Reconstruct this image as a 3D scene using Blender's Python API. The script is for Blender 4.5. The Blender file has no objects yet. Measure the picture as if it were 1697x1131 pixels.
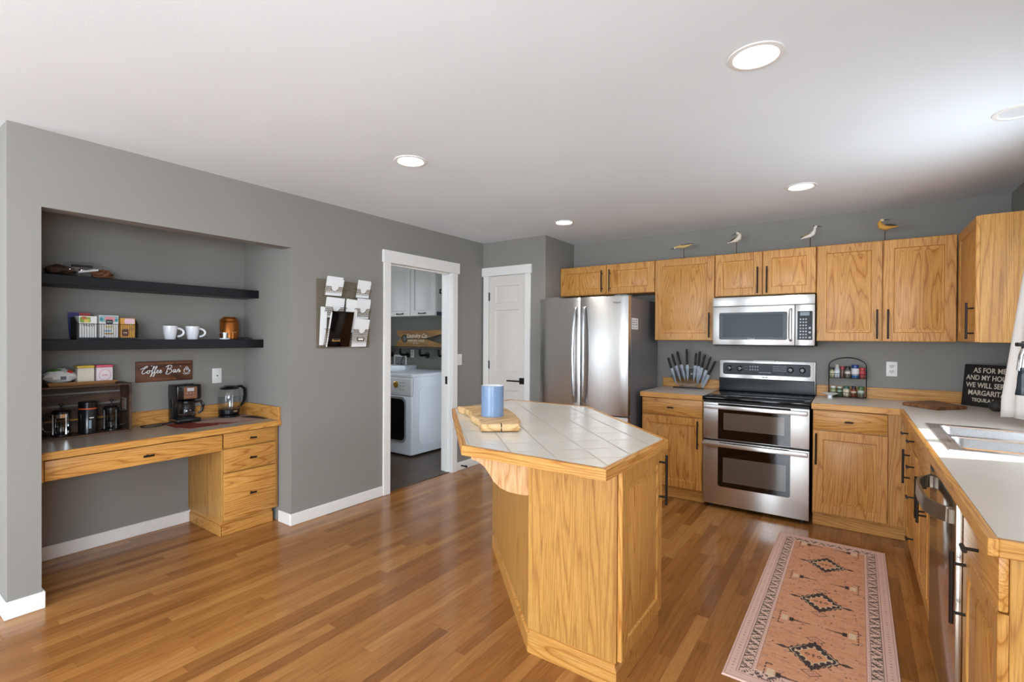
import bpy, bmesh, math, random
import numpy as np
from mathutils import Vector, Matrix
random.seed(7)
S = bpy.context.scene
COL = S.collection
PI = math.pi

# ------------------------------------------------------------------ camera
F_PX, CX = 811.38, 837.81
TH, ROLL, PITCH = math.radians(35.365), 0.0049, -0.0061
fw0 = Vector((-math.sin(TH), math.cos(TH), 0)); rt0 = Vector((math.cos(TH), math.sin(TH), 0)); up0 = Vector((0, 0, 1))
fw = fw0*math.cos(PITCH) + up0*math.sin(PITCH); u1 = up0*math.cos(PITCH) - fw0*math.sin(PITCH)
rt = rt0*math.cos(ROLL) + u1*math.sin(ROLL); up = u1*math.cos(ROLL) - rt0*math.sin(ROLL)
cd = bpy.data.cameras.new('camera'); cam = bpy.data.objects.new('camera', cd); COL.objects.link(cam)
cam.matrix_world = Matrix(((rt.x, up.x, -fw.x, 0), (rt.y, up.y, -fw.y, 0), (rt.z, up.z, -fw.z, 1.382), (0, 0, 0, 1)))
cd.sensor_fit = 'HORIZONTAL'; cd.sensor_width = 36.0; cd.lens = F_PX*36.0/1697.0
cd.shift_x = (848.5-CX)/1697.0; cd.clip_start = 0.05; cd.clip_end = 100
S.camera = cam

# ------------------------------------------------------------------ world, sun, daylight, exposure
S.view_settings.view_transform = 'Standard'; S.view_settings.look = 'None'
S.view_settings.gamma = 1.0; S.view_settings.use_curve_mapping = False
S.view_settings.exposure = 0.66
W = bpy.data.worlds.new('sky'); S.world = W; W.use_nodes = True
bg = W.node_tree.nodes['Background']; bg.inputs[0].default_value = (0.78, 0.90, 1.0, 1); bg.inputs[1].default_value = 2.2

def light(name, kind, loc, direction, energy, color=(1, 1, 1), sx=1, sy=1, angle=0.01, spread=None):
    d = bpy.data.lights.new(name, kind); o = bpy.data.objects.new(name, d); COL.objects.link(o)
    d.energy = energy; d.color = color
    if kind == 'AREA':
        d.shape = 'RECTANGLE'; d.size = sx; d.size_y = sy
        if spread: d.spread = spread
    if kind == 'SUN': d.angle = angle
    o.location = loc
    o.rotation_euler = Vector(direction).to_track_quat('-Z', 'Y').to_euler()
    return o
light('sun', 'SUN', (6, 5, 6), (-0.95*math.cos(math.radians(56)), -0.30*math.cos(math.radians(56)), -math.sin(math.radians(56))), 4.5, (1.0, 0.96, 0.90), angle=0.012)
DAY = (0.83, 0.95, 1.06)
light('daylight_sliding_door', 'AREA', (-1.3, -3.14, 1.15), (0, 1, -.22), 96, DAY, 2.6, 2.0)
light('daylight_dining_window', 'AREA', (-4.9, -3.14, 1.4), (0, 1, -.1), 50, DAY, 1.8, 1.3)
light('daylight_side_window', 'AREA', (0.86, -1.2, 1.4), (-1, 0, .25), 85, DAY, 1.9, 1.3)
light('daylight_sink_window', 'AREA', (0.925, 3.22, 1.6), (-1, 0, -0.12), 9, DAY, 0.88, 0.9)
light('laundry_fill_light', 'AREA', (-3.9, 3.1, 2.40), (-.2, .2, -1), 3.5, (0.85, 0.95, 1.05), 0.4, 0.4)  # unseen fill light added to brighten the laundry room
light('daylight_laundry', 'AREA', (-5.93, 3.4, 1.6), (1, 0, 0), 5, (0.9, 0.95, 1.0), 0.9, 1.0)

# ------------------------------------------------------------------ colour and material helpers
def lin(h):
    h = h.lstrip('#'); out = []
    for i in (0, 2, 4):
        c = int(h[i:i+2], 16)/255.0
        out.append(c/12.92 if c <= 0.04045 else ((c+0.055)/1.055)**2.4)
    return (out[0], out[1], out[2], 1.0)

class NT:
    def __init__(s, name):
        s.m = bpy.data.materials.new(name); s.m.use_nodes = True
        s.t = s.m.node_tree; s.n = s.t.nodes; s.b = s.n['Principled BSDF']; s.out = s.n['Material Output']
    def node(s, kind, **kw):
        n = s.n.new(kind)
        for k, v in kw.items(): setattr(n, k, v)
        return n
    def link(s, a, b): s.t.links.new(a, b)
    def put(s, sock, v):
        if hasattr(v, 'links'): s.link(v, sock)
        else: sock.default_value = v
    def math(s, op, a, b=0.0, c=0.0):
        n = s.node('ShaderNodeMath', operation=op)
        s.put(n.inputs[0], a); s.put(n.inputs[1], b); s.put(n.inputs[2], c)
        return n.outputs[0]
    def obj(s):
        tc = s.node('ShaderNodeTexCoord'); return tc.outputs['Object']
    def vmap(s, vec, scale=(1, 1, 1), loc=None, rot=(0, 0, 0)):
        mp = s.node('ShaderNodeMapping'); s.link(vec, mp.inputs['Vector'])
        mp.inputs['Scale'].default_value = scale; mp.inputs['Rotation'].default_value = rot
        if loc is not None: s.put(mp.inputs['Location'], loc)
        return mp.outputs[0]
    def noise(s, vec, scale, detail=2.0, rough=0.5, dist=0.0):
        n = s.node('ShaderNodeTexNoise'); s.link(vec, n.inputs['Vector'])
        n.inputs['Scale'].default_value = scale; n.inputs['Detail'].default_value = detail
        n.inputs['Roughness'].default_value = rough; n.inputs['Distortion'].default_value = dist
        return n.outputs[0]
    def ramp(s, fac, stops, interp='LINEAR'):
        r = s.node('ShaderNodeValToRGB'); s.link(fac, r.inputs[0]); e = r.color_ramp.elements; r.color_ramp.interpolation = interp
        while len(e) < len(stops): e.new(0.5)
        for i, (p, c) in enumerate(stops):
            e[i].position = p; e[i].color = c if len(c) == 4 else (c[0], c[1], c[2], 1)
        return r.outputs[0]
    def mix(s, fac, a, b, mode='MIX'):
        n = s.node('ShaderNodeMix', data_type='RGBA', blend_type=mode)
        s.put(n.inputs[0], fac); s.put(n.inputs[6], a); s.put(n.inputs[7], b)
        return n.outputs[2]
    def rand(s):
        o = s.node('ShaderNodeObjectInfo'); return o.outputs['Random']
    def randvec(s):
        r = s.rand(); c = s.node('ShaderNodeCombineXYZ')
        s.link(s.math('MULTIPLY', r, 17.3), c.inputs[0]); s.link(s.math('MULTIPLY', r, 29.1), c.inputs[1]); s.link(s.math('MULTIPLY', r, 41.7), c.inputs[2])
        return c.outputs[0]
    def bump(s, h, strength=0.2, dist=0.002):
        b = s.node('ShaderNodeBump'); b.inputs['Strength'].default_value = strength; b.inputs['Distance'].default_value = dist
        s.link(h, b.inputs['Height']); s.link(b.outputs[0], s.b.inputs['Normal'])
    def fin(s, color=None, rough=0.5, metal=0.0, spec=0.5, **kw):
        if color is not None: s.put(s.b.inputs['Base Color'], color)
        s.put(s.b.inputs['Roughness'], rough); s.put(s.b.inputs['Metallic'], metal)
        s.b.inputs['Specular IOR Level'].default_value = spec
        for k, v in kw.items(): s.put(s.b.inputs[k], v)
        return s.m

MATS = {}
def plain(hexc, rough=0.5, metal=0.0, spec=0.5, name=None, **kw):
    key = ('p', hexc, rough, metal, spec, tuple(sorted(kw.items())))
    if key in MATS: return MATS[key]
    t = NT(name or 'paint_'+hexc.strip('#'))
    n = t.noise(t.obj(), 60, 2)
    c = t.mix(1.0, lin(hexc), t.ramp(n, [(0.3, (0.96, 0.96, 0.96)), (0.7, (1, 1, 1))]), 'MULTIPLY')
    MATS[key] = t.fin(c, rough, metal, spec, **kw)
    return MATS[key]

def oak_mat(name, axis, dark='#ab6c2c', mid='#c98f47', light='#d49c54', rough=0.38, freq=26.0, stretch=0.085, fine=1.0):
    t = NT(name)
    v0 = t.node('ShaderNodeVectorMath', operation='ADD'); t.link(t.obj(), v0.inputs[0]); t.link(t.randvec(), v0.inputs[1])
    sc = {'X': (stretch, 1, 1), 'Y': (1, stretch, 1), 'Z': (1, 1, stretch)}[axis]
    sf = {'X': (0.03, 1, 1), 'Y': (1, 0.03, 1), 'Z': (1, 1, 0.03)}[axis]
    v = t.vmap(v0.outputs[0], sc); vf = t.vmap(v0.outputs[0], sf)
    n1 = t.noise(v, 6.2, 2.0, 0.42, 0.2)
    ring = t.math('FRACT', t.math('MULTIPLY', n1, freq))
    col = t.ramp(ring, [(0.0, lin(dark)), (0.10, lin(mid)), (0.55, lin(light)), (0.86, lin(mid)), (1.0, lin(dark))])
    pores = t.noise(vf, 330, 2, 0.6)
    k = 0.74 if fine >= 1 else 0.9
    col = t.mix(1.0, col, t.ramp(pores, [(0.36, (k, k*0.97, k*0.93)), (0.52, (1, 1, 1))]), 'MULTIPLY')
    broad = t.noise(v, 2.0, 1, 0.5)
    col = t.mix(1.0, col, t.ramp(broad, [(0.3, (0.92, 0.90, 0.87)), (0.7, (1.03, 1.03, 1.03))]), 'MULTIPLY')
    col = t.mix(1.0, col, t.ramp(t.rand(), [(0.0, (0.93, 0.92, 0.90)), (1.0, (1.03, 1.03, 1.03))]), 'MULTIPLY')
    t.bump(pores, 0.12, 0.001)
    return t.fin(col, rough, 0, 0.4)

OAKV = oak_mat('oak_vertical_grain', 'Z'); OAKX = oak_mat('oak_horizontal_grain', 'X'); OAKY = oak_mat('oak_lengthwise_grain', 'Y')
OAKP = oak_mat('oak_veneer_panel', 'Z', dark='#a9733a', mid='#be8a45', light='#c99650', freq=30, stretch=0.03)
PALE = oak_mat('pale_oak_bracket', 'Z', dark='#c98f5c', mid='#dcaa78', light='#e8bd8e', freq=16, stretch=0.2)

def floor_mat():
    t = NT('oak_strip_floor')
    sp = t.node('ShaderNodeSeparateXYZ'); t.link(t.obj(), sp.inputs[0])
    x, y = sp.outputs[0], sp.outputs[1]
    PW, PL = 0.057, 1.05
    xr = t.math('DIVIDE', x, PW); row = t.math('FLOOR', xr)
    w1 = t.node('ShaderNodeTexWhiteNoise', noise_dimensions='1D'); t.link(row, w1.inputs['W'])
    yr = t.math('ADD', t.math('DIVIDE', y, PL), t.math('MULTIPLY', w1.outputs[0], 7.0)); colm = t.math('FLOOR', yr)
    cb = t.node('ShaderNodeCombineXYZ'); t.link(row, cb.inputs[0]); t.link(colm, cb.inputs[1])
    w2 = t.node('ShaderNodeTexWhiteNoise', noise_dimensions='2D'); t.link(cb.outputs[0], w2.inputs['Vector'])
    base = t.ramp(w2.outputs[0], [(0.0, lin('#8a592d')), (0.3, lin('#9c6836')), (0.75, lin('#a8733d')), (1.0, lin('#b37f48'))])
    off = t.node('ShaderNodeVectorMath', operation='SCALE'); t.link(w2.outputs[1], off.inputs[0]); off.inputs[3].default_value = 23.0
    ad = t.node('ShaderNodeVectorMath', operation='ADD'); t.link(t.obj(), ad.inputs[0]); t.link(off.outputs[0], ad.inputs[1])
    v = t.vmap(ad.outputs[0], (1, 0.09, 1)); n1 = t.noise(v, 9, 1.5, 0.4, 0.3)
    ring = t.math('FRACT', t.math('MULTIPLY', n1, 9.0))
    g = t.ramp(ring, [(0, (0.82, 0.79, 0.76)), (0.14, (0.96, 0.95, 0.94)), (0.6, (1.04, 1.03, 1.02)), (0.9, (0.95, 0.94, 0.93)), (1, (0.84, 0.81, 0.78))])
    col = t.mix(1.0, base, g, 'MULTIPLY')
    pores = t.noise(t.vmap(ad.outputs[0], (1, 0.03, 1)), 320, 2, 0.6)
    col = t.mix(1.0, col, t.ramp(pores, [(0.36, (0.82, 0.80, 0.78)), (0.52, (1, 1, 1))]), 'MULTIPLY')
    fx = t.math('FRACT', xr); fy = t.math('FRACT', yr)
    ex = t.math('MINIMUM', fx, t.math('SUBTRACT', 1.0, fx)); ey = t.math('MULTIPLY', t.math('MINIMUM', fy, t.math('SUBTRACT', 1.0, fy)), PL/PW)
    e = t.math('MINIMUM', ex, ey)
    col = t.mix(1.0, col, t.ramp(e, [(0.0, (0.62, 0.58, 0.54)), (0.022, (1, 1, 1))]), 'MULTIPLY')
    rough = t.ramp(pores, [(0.3, (0.21,)*3), (0.7, (0.14,)*3)])
    t.bump(t.ramp(e, [(0.0, (0, 0, 0)), (0.03, (1, 1, 1))]), 0.25, 0.001)
    return t.fin(col, rough, 0, 0.45)

def paint_wall(name, hexc, rough=0.75, bump=0.12):
    t = NT(name); o = t.obj()
    n = t.noise(o, 160, 3, 0.6); b = t.noise(o, 1.3, 2)
    c = t.mix(1.0, lin(hexc), t.ramp(b, [(0.3, (0.97, 0.97, 0.97)), (0.7, (1.02, 1.02, 1.02))]), 'MULTIPLY')
    t.bump(n, bump, 0.002)
    return t.fin(c, rough, 0, 0.3)

def steel_mat(name, axis='Z', hexc='#d9d7d4', rough=0.33, aniso=0.85):
    t = NT(name)
    sc = {'X': (0.01, 1, 1), 'Y': (1, 0.01, 1), 'Z': (1, 1, 0.01)}[axis]
    n = t.noise(t.vmap(t.obj(), sc), 500, 2, 0.6)
    r = t.ramp(n, [(0.3, (rough-0.05,)*3), (0.7, (rough+0.07,)*3)])
    c = t.mix(1.0, lin(hexc), t.ramp(n, [(0.3, (0.95,)*3), (0.7, (1.02,)*3)]), 'MULTIPLY')
    t.bump(n, 0.03, 0.0005)
    if aniso:
        cv = t.node('ShaderNodeCombineXYZ'); cv.inputs[2].default_value = 1.0
        t.link(cv.outputs[0], t.b.inputs['Tangent']); t.b.inputs['Anisotropic'].default_value = aniso
    return t.fin(c, r, 1.0, 0.5)

def thin_glass(name, tint=(1, 1, 1, 1), rough=0.0, refl=0.12):
    t = NT(name)
    tr = t.node('ShaderNodeBsdfTransparent'); tr.inputs[0].default_value = tint
    gl = t.node('ShaderNodeBsdfGlossy'); gl.inputs['Roughness'].default_value = rough
    lw = t.node('ShaderNodeLayerWeight'); lw.inputs[0].default_value = 0.5
    f = t.math('ADD', t.math('MULTIPLY', t.math('POWER', lw.outputs['Facing'], 4.0), 0.7), refl*0.4)
    mx = t.node('ShaderNodeMixShader'); t.link(f, mx.inputs[0]); t.link(tr.outputs[0], mx.inputs[1]); t.link(gl.outputs[0], mx.inputs[2])
    t.link(mx.outputs[0], t.out.inputs['Surface'])
    return t.m

def glow(name, color, strength):
    t = NT(name)
    return t.fin((0.9, 0.9, 0.9, 1), 0.5, 0, 0.3, **{'Emission Color': color, 'Emission Strength': strength})

def tile_mat():
    t = NT('white_glazed_tile')
    sp = t.node('ShaderNodeSeparateXYZ'); t.link(t.obj(), sp.inputs[0])
    a = t.math('MULTIPLY', t.math('ADD', sp.outputs[0], sp.outputs[1]), 0.70711)
    b = t.math('MULTIPLY', t.math('SUBTRACT', sp.outputs[0], sp.outputs[1]), 0.70711)
    T = 0.158
    def edge(p, o):
        q = t.math('DIVIDE', t.math('ADD', p, o), T); f = t.math('FRACT', q)
        return t.math('MINIMUM', f, t.math('SUBTRACT', 1.0, f)), t.math('FLOOR', q)
    e1, i1 = edge(a, 20*T-0.676); e2, i2 = edge(b, 30*T+2.307)
    e = t.math('MINIMUM', e1, e2)
    cb = t.node('ShaderNodeCombineXYZ'); t.link(i1, cb.inputs[0]); t.link(i2, cb.inputs[1])
    w = t.node('ShaderNodeTexWhiteNoise', noise_dimensions='2D'); t.link(cb.outputs[0], w.inputs['Vector'])
    tc = t.ramp(w.outputs[0], [(0, lin('#d8d1c5')), (1, lin('#dfd9ce'))])
    col = t.mix(t.ramp(e, [(0.012, (0, 0, 0)), (0.020, (1, 1, 1))]), lin('#aaa093'), tc)
    t.bump(t.ramp(e, [(0.006, (0, 0, 0)), (0.03, (1, 1, 1))]), 0.5, 0.002)
    return t.fin(col, t.ramp(e, [(0.008, (0.6,)*3), (0.02, (0.2,)*3)]), 0, 0.5)

def laminate(name, c1, c2, rough=0.35):
    t = NT(name); n = t.noise(t.obj(), 420, 3, 0.7); n2 = t.noise(t.obj(), 3, 2)
    c = t.ramp(n, [(0.35, lin(c2)), (0.6, lin(c1))])
    c = t.mix(1.0, c, t.ramp(n2, [(0.3, (0.98,)*3), (0.7, (1.02,)*3)]), 'MULTIPLY')
    return t.fin(c, rough, 0, 0.45)

def vcol_mat(name, rough=0.9, spec=0.2, bump=0.0):
    t = NT(name); a = t.node('ShaderNodeVertexColor'); a.layer_name = 'col'
    n = t.noise(t.obj(), 900, 2, 0.6)
    c = t.mix(1.0, a.outputs[0], t.ramp(n, [(0.3, (0.90,)*3), (0.7, (1.05,)*3)]), 'MULTIPLY')
    if bump: t.bump(n, bump, 0.002)
    return t.fin(c, rough, 0, spec)

def rough_wood(name, axis, dark, mid, light, rough=0.6, freq=7, stretch=0.1):
    return oak_mat(name, axis, dark, mid, light, rough, freq, stretch)

M_FLOOR = floor_mat()
M_WALL = paint_wall('grey_wall_paint', '#8c8882'); M_CEIL = paint_wall('white_ceiling_paint', '#e7ecf0', 0.85, 0.15)
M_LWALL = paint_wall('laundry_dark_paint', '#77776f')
M_TRIM = plain('#ece9e5', 0.4, name='white_trim_paint'); M_DOORP = plain('#e0d9d1', 0.42, name='pantry_door_paint')
M_LVINYL = rough_wood('laundry_brown_vinyl', 'Y', '#3a2c20', '#483729', '#544232', 0.4, 5, 0.3)
M_LAM = laminate('grey_counter_laminate', '#d2cbc2', '#c3bab0', 0.3)
M_DLAM = laminate('taupe_desk_laminate', '#a89a8b', '#988a7c', 0.32)
STEEL = steel_mat('brushed_steel_vertical', 'Z'); STEELX = steel_mat('brushed_steel_horizontal', 'X')
SINKM = steel_mat('sink_steel', 'Y', '#d3d5d8', 0.30, 0)
CHROME = plain('#dcdcdc', 0.12, 1.0, name='chrome')
M_BLACK = plain('#2a211c', 0.42, 0.6, name='dark_bronze_metal'); M_BLACKM = plain('#161616', 0.5, 0.3, name='black_metal')
M_BPLAST = plain('#131315', 0.22, name='gloss_black_plastic'); M_BMATT = plain('#1b1b1d', 0.6, name='matt_black_plastic')
M_BGLASS = plain('#060607', 0.05, spec=0.7, name='black_glass')
M_SHELF = plain('#0f1115', 0.4, spec=.3, name='black_shelf_paint')
M_PAPER = plain('#efefef', 0.8, name='white_paper'); M_PORC = plain('#e9e9ec', 0.15, name='white_porcelain')
M_WHITEAPP = plain('#dfe3e8', 0.25, name='white_enamel'); M_WPLAST = plain('#e8e6e2', 0.4, name='white_plastic')
GLASS = thin_glass('clear_glass'); GLASSD = thin_glass('smoked_glass', (0.55, 0.57, 0.58, 1)); GLASSW = thin_glass('window_glass', refl=0.05)
M_TILE = tile_mat()

# ------------------------------------------------------------------ mesh builder
class MB:
    def __init__(s): s.bm = bmesh.new()
    def _add(s, verts, faces):
        vs = [s.bm.verts.new(v) for v in verts]; out = []
        for f in faces:
            try: out.append(s.bm.faces.new([vs[i] for i in f]))
            except ValueError: pass
        return vs, out
    def box(s, x0, x1, y0, y1, z0, z1, bev=0.0, seg=2):
        v, f = s._add([(x, y, z) for z in (z0, z1) for y in (y0, y1) for x in (x0, x1)],
                      [(0, 2, 3, 1), (4, 5, 7, 6), (0, 1, 5, 4), (2, 6, 7, 3), (0, 4, 6, 2), (1, 3, 7, 5)])
        if bev > 0:
            ed = {e for q in f for e in q.edges}
            bmesh.ops.bevel(s.bm, geom=list(ed), offset=bev, segments=seg, profile=0.5, affect='EDGES')
        return s
    def loft(s, loops, cap0=True, cap1=True, closed=True):
        n = len(loops[0]); verts = [p for l in loops for p in l]; faces = []
        for k in range(len(loops)-1):
            for i in range(n if closed else n-1):
                j = (i+1) % n
                faces.append((k*n+i, k*n+j, (k+1)*n+j, (k+1)*n+i))
        if cap0: faces.append(tuple(reversed(range(n))))
        if cap1: faces.append(tuple((len(loops)-1)*n+i for i in range(n)))
        s._add(verts, faces); return s
    def cyl(s, p, q, r, r2=None, n=16, cap=True):
        return s.tube([p, q], r, n, r2=r2, cap=cap)
    def tube(s, pts, r, n=8, r2=None, closed=False, cap=True, flat=None):
        pts = [Vector(p) for p in pts]; m = len(pts); loops = []
        prev = None
        for i, p in enumerate(pts):
            if closed: d = pts[(i+1) % m]-pts[i-1]
            else: d = pts[min(i+1, m-1)]-pts[max(i-1, 0)]
            d.normalize()
            if prev is None:
                a = Vector((0, 0, 1)) if abs(d.z) < 0.9 else Vector((1, 0, 0))
                x = d.cross(a).normalized()
            else:
                x = (prev - d*prev.dot(d))
                x = x.normalized() if x.length > 1e-6 else d.orthogonal().normalized()
            prev = x; y = d.cross(x)
            rr = r[i] if isinstance(r, (list, tuple)) else (r if r2 is None else r+(r2-r)*i/(m-1))
            fl = flat or 1.0
            loops.append([p + x*math.cos(2*PI*k/n)*rr + y*math.sin(2*PI*k/n)*rr*fl for k in range(n)])
        if closed: loops.append(loops[0]); cap = False
        return s.loft(loops, cap, cap)
    def lathe(s, prof, c=(0, 0, 0), n=28, cap0=False, cap1=False):
        loops = [[(c[0]+r*math.cos(2*PI*k/n), c[1]+r*math.sin(2*PI*k/n), c[2]+z) for k in range(n)] for r, z in prof]
        return s.loft(loops, cap0, cap1)
    def prism(s, poly, a0, a1, plane='xy'):
        def P(u, v, w): return {'xy': (u, v, w), 'xz': (u, w, v), 'yz': (w, u, v)}[plane]
        return s.loft([[P(u, v, a0) for u, v in poly], [P(u, v, a1) for u, v in poly]])
    def ball(s, c, r, n=16, m=10):
        rx, ry, rz = (r, r, r) if not isinstance(r, (tuple, list)) else r
        loops = []
        for i in range(m+1):
            a = -PI/2+PI*i/m; cr = max(math.cos(a), 1e-3)
            loops.append([(c[0]+rx*cr*math.cos(2*PI*k/n), c[1]+ry*cr*math.sin(2*PI*k/n), c[2]+rz*math.sin(a)) for k in range(n)])
        return s.loft(loops)
    def rect(s, plane, w, u0, u1, v0, v1, depth, r=0.0, n=5):
        """rounded rectangle slab in a plane ('xz': w is y) with the given depth"""
        poly = []
        if r <= 0: poly = [(u0, v0), (u1, v0), (u1, v1), (u0, v1)]
        else:
            for cx, cy, a in ((u1-r, v0+r, -PI/2), (u1-r, v1-r, 0), (u0+r, v1-r, PI/2), (u0+r, v0+r, PI)):
                for k in range(n+1): poly.append((cx+r*math.cos(a+PI/2*k/n), cy+r*math.sin(a+PI/2*k/n)))
        return s.prism(poly, w, w+depth, plane)
    def xform(s, M):
        bmesh.ops.transform(s.bm, matrix=M, verts=s.bm.verts[:]); return s
    def build(s, name, mat, parent=None, loc=None, rot=None, angle=35, smooth=True):
        bmesh.ops.recalc_face_normals(s.bm, faces=s.bm.faces[:])
        me = bpy.data.meshes.new(name); s.bm.to_mesh(me); s.bm.free()
        if smooth and len(me.polygons):
            me.polygons.foreach_set('use_smooth', [True]*len(me.polygons)); me.set_sharp_from_angle(angle=math.radians(angle))
        me.materials.append(mat)
        o = bpy.data.objects.new(name, me); COL.objects.link(o)
        if parent: o.parent = parent
        if loc: o.location = loc
        if rot: o.rotation_euler = rot
        return o

def tag(o, label, cat, group=None, kind=None):
    o['label'] = label; o['category'] = cat
    if group: o['group'] = group
    if kind: o['kind'] = kind
    return o
def thing(name, label, cat, loc=(0, 0, 0), rotz=0.0, group=None):
    o = bpy.data.objects.new(name, None); COL.objects.link(o); o.location = loc; o.rotation_euler = (0, 0, rotz)
    o.empty_display_size = 0.05
    return tag(o, label, cat, group)
def struct(o, label=None):
    o['kind'] = 'structure'
    if label: o['label'] = label
    return o
def plabel(o, label): o['label'] = label; return o
def dup(root, loc=None, rotz=None, label=None):
    r = root.copy(); COL.objects.link(r)
    if loc is not None: r.location = loc
    if rotz is not None: r.rotation_euler = (0, 0, rotz)
    if label: r['label'] = label
    for ch in list(root.children):
        c = ch.copy(); COL.objects.link(c); c.parent = r
        for g in list(ch.children):
            d = g.copy(); COL.objects.link(d); d.parent = c
    return r
def text(name, body, size, mat, parent, loc, rot, align='CENTER', shear=0.0, bold=0.0, sx=1.0, depth=0.0006, space=1.0):
    c = bpy.data.curves.new(name, 'FONT'); c.body = body; c.size = size; c.align_x = align; c.align_y = 'CENTER'
    c.shear = shear; c.offset = bold; c.extrude = depth; c.space_character = space; c.resolution_u = 3
    c.materials.append(mat)
    o = bpy.data.objects.new(name, c); COL.objects.link(o); o.parent = parent; o.location = loc; o.rotation_euler = rot; o.scale = (sx, 1, 1)
    return o
RX = (PI/2, 0, 0)           # text standing up, facing -y
def arc(cx, cy, r, a0, a1, n): return [(cx+r*math.cos(a0+(a1-a0)*i/n), cy+r*math.sin(a0+(a1-a0)*i/n)) for i in range(n+1)]

# ------------------------------------------------------------------ room shell
XL, YP, XP, YB, XR, Y0, H = -3.3445, 4.278, -2.545, 4.898, 0.907, 0.536, 2.425
XN, YN0, YN1, ZN = -4.04, 0.660, 2.0125, 2.034
XW0, YR = -6.6, -3.2
T = 0.115
def sbox(name, boxes, mat, label=None):
    m = MB()
    for b in boxes: m.box(*b)
    return struct(m.build(name, mat, smooth=False), label)
sbox('floor', [(XW0-.2, XR+.2, YR-.2, 5.1, -.1, 0)], M_FLOOR, 'oak strip hardwood floor')
sbox('floor_laundry', [(-6.1, XL-.02, 2.13, 4.9, 0, .004)], M_LVINYL, 'brown vinyl laundry room floor')
sbox('ceiling', [(XW0-.2, XR+.2, YR-.2, 5.1, H, H+.1)], M_CEIL, 'smooth white ceiling')
DO0, DO1, DOZ = 2.937, 3.757, 2.04
sbox('wall_left', [(XL-T, XL, Y0, YN0, 0, H), (XL-T, XL, YN0, YN1, ZN, H), (XL-T, XL, YN1, DO0-.018, 0, H),
                   (XL-T, XL, DO0-.018, DO1+.018, DOZ+.018, H), (XL-T, XL, DO1+.018, YP+.1, 0, H)], M_WALL, 'grey left wall with alcove opening and laundry doorway')
sbox('wall_niche', [(XN-.1, XN, YN0-.12, 2.13, 0, H), (XN, XL-T, YN1, 2.13, 0, H)], M_WALL, 'grey alcove back and side wall')
sbox('wall_dining', [(XW0, XL-T, Y0, YN0, 0, H)], M_WALL)
PD0, PD1, PDZ = -3.258, -2.784, 2.055
sbox('wall_pantry', [(XL-.002, PD0-.01, YP, YP+.1, 0, H), (PD0-.01, PD1+.01, YP, YP+.1, PDZ+.01, H), (PD1+.01, XP, YP, YP+.1, 0, H),
                     (XP-.1, XP, YP+.1, YB, 0, H)], M_WALL, 'grey pantry closet wall beside the fridge')
sbox('wall_back', [(XP-.1, XR+.2, YB, YB+.12, 0, H)], M_WALL, 'grey back wall behind the cabinets')
sbox('wall_laundry', [(-6.1, XL-T, 4.9, 5.0, 0, H), (-6.1, -6.0, 2.9, 4.9, 0, .9), (-6.1, -6.0, 2.9, 4.9, 2.2, H), (-6.1, -6.0, 2.13, 2.9, 0, H), (-6.1, -6.0, 3.9, 4.9, .9, 2.2), (-6.1, XN, 2.13, 2.23, 0, H)], M_LWALL, 'dark grey laundry room wall')
WY0, WY1, WZ0, WZ1 = 2.76, 3.74, 1.12, 2.08
sbox('wall_right', [(XR, XR+.12, YR, -2.15, 0, H), (XR, XR+.12, -2.15, -.25, 0, .75), (XR, XR+.12, -2.15, -.25, 2.05, H), (XR, XR+.12, -.25, WY0, 0, H),
                    (XR, XR+.12, WY0, WY1, 0, WZ0), (XR, XR+.12, WY0, WY1, WZ1, H), (XR, XR+.12, WY1, YB, 0, H)], M_WALL, 'grey right wall with the sink window')
sbox('wall_rear', [(XW0, -5.8, YR-.12, YR, 0, H), (-5.8, -4.0, YR-.12, YR, 0, .75), (-5.8, -4.0, YR-.12, YR, 2.05, H), (-4.0, -2.7, YR-.12, YR, 0, H),
                   (-2.7, .1, YR-.12, YR, 2.15, H), (.1, XR+.12, YR-.12, YR, 0, H)], M_WALL)
sbox('wall_far_left', [(XW0-.12, XW0, YR-.12, YN0, 0, H)], M_WALL)
def window(name, axis, a0, a1, z0, z1, w, mull):
    m = MB(); f = .045
    def b(p0, p1, q0, q1, d0, d1):
        if axis == 'y': m.box(w+d0, w+d1, p0, p1, q0, q1)
        else: m.box(p0, p1, w+d0, w+d1, q0, q1)
    for (p0, p1, q0, q1) in [(a0, a1, z0, z0+f), (a0, a1, z1-f, z1), (a0, a0+f, z0+f, z1-f), (a1-f, a1, z0+f, z1-f)]+[(c-.03, c+.03, z0+f, z1-f) for c in mull]:
        b(p0, p1, q0, q1, .03, .09)
    o = struct(m.build(name, M_WPLAST, smooth=False))
    m = MB(); b(a0+f, a1-f, z0+f, z1-f, .058, .062); g = m.build('pane', GLASSW, o, smooth=False)
    return o
window('window_1', 'y', WY0, WY1, WZ0, WZ1, XR, [3.22])
window('window_2', 'x', -2.7, .1, .02, 2.15, YR-.12, [-1.3])
window('window_3', 'x', -5.8, -4.0, .75, 2.05, YR-.12, [-4.9])
window('window_4', 'y', -2.15, -.25, .75, 2.05, XR, [-1.2])
window('window_5', 'y', 2.9, 3.9, .9, 2.2, -6.1, [])
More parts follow.
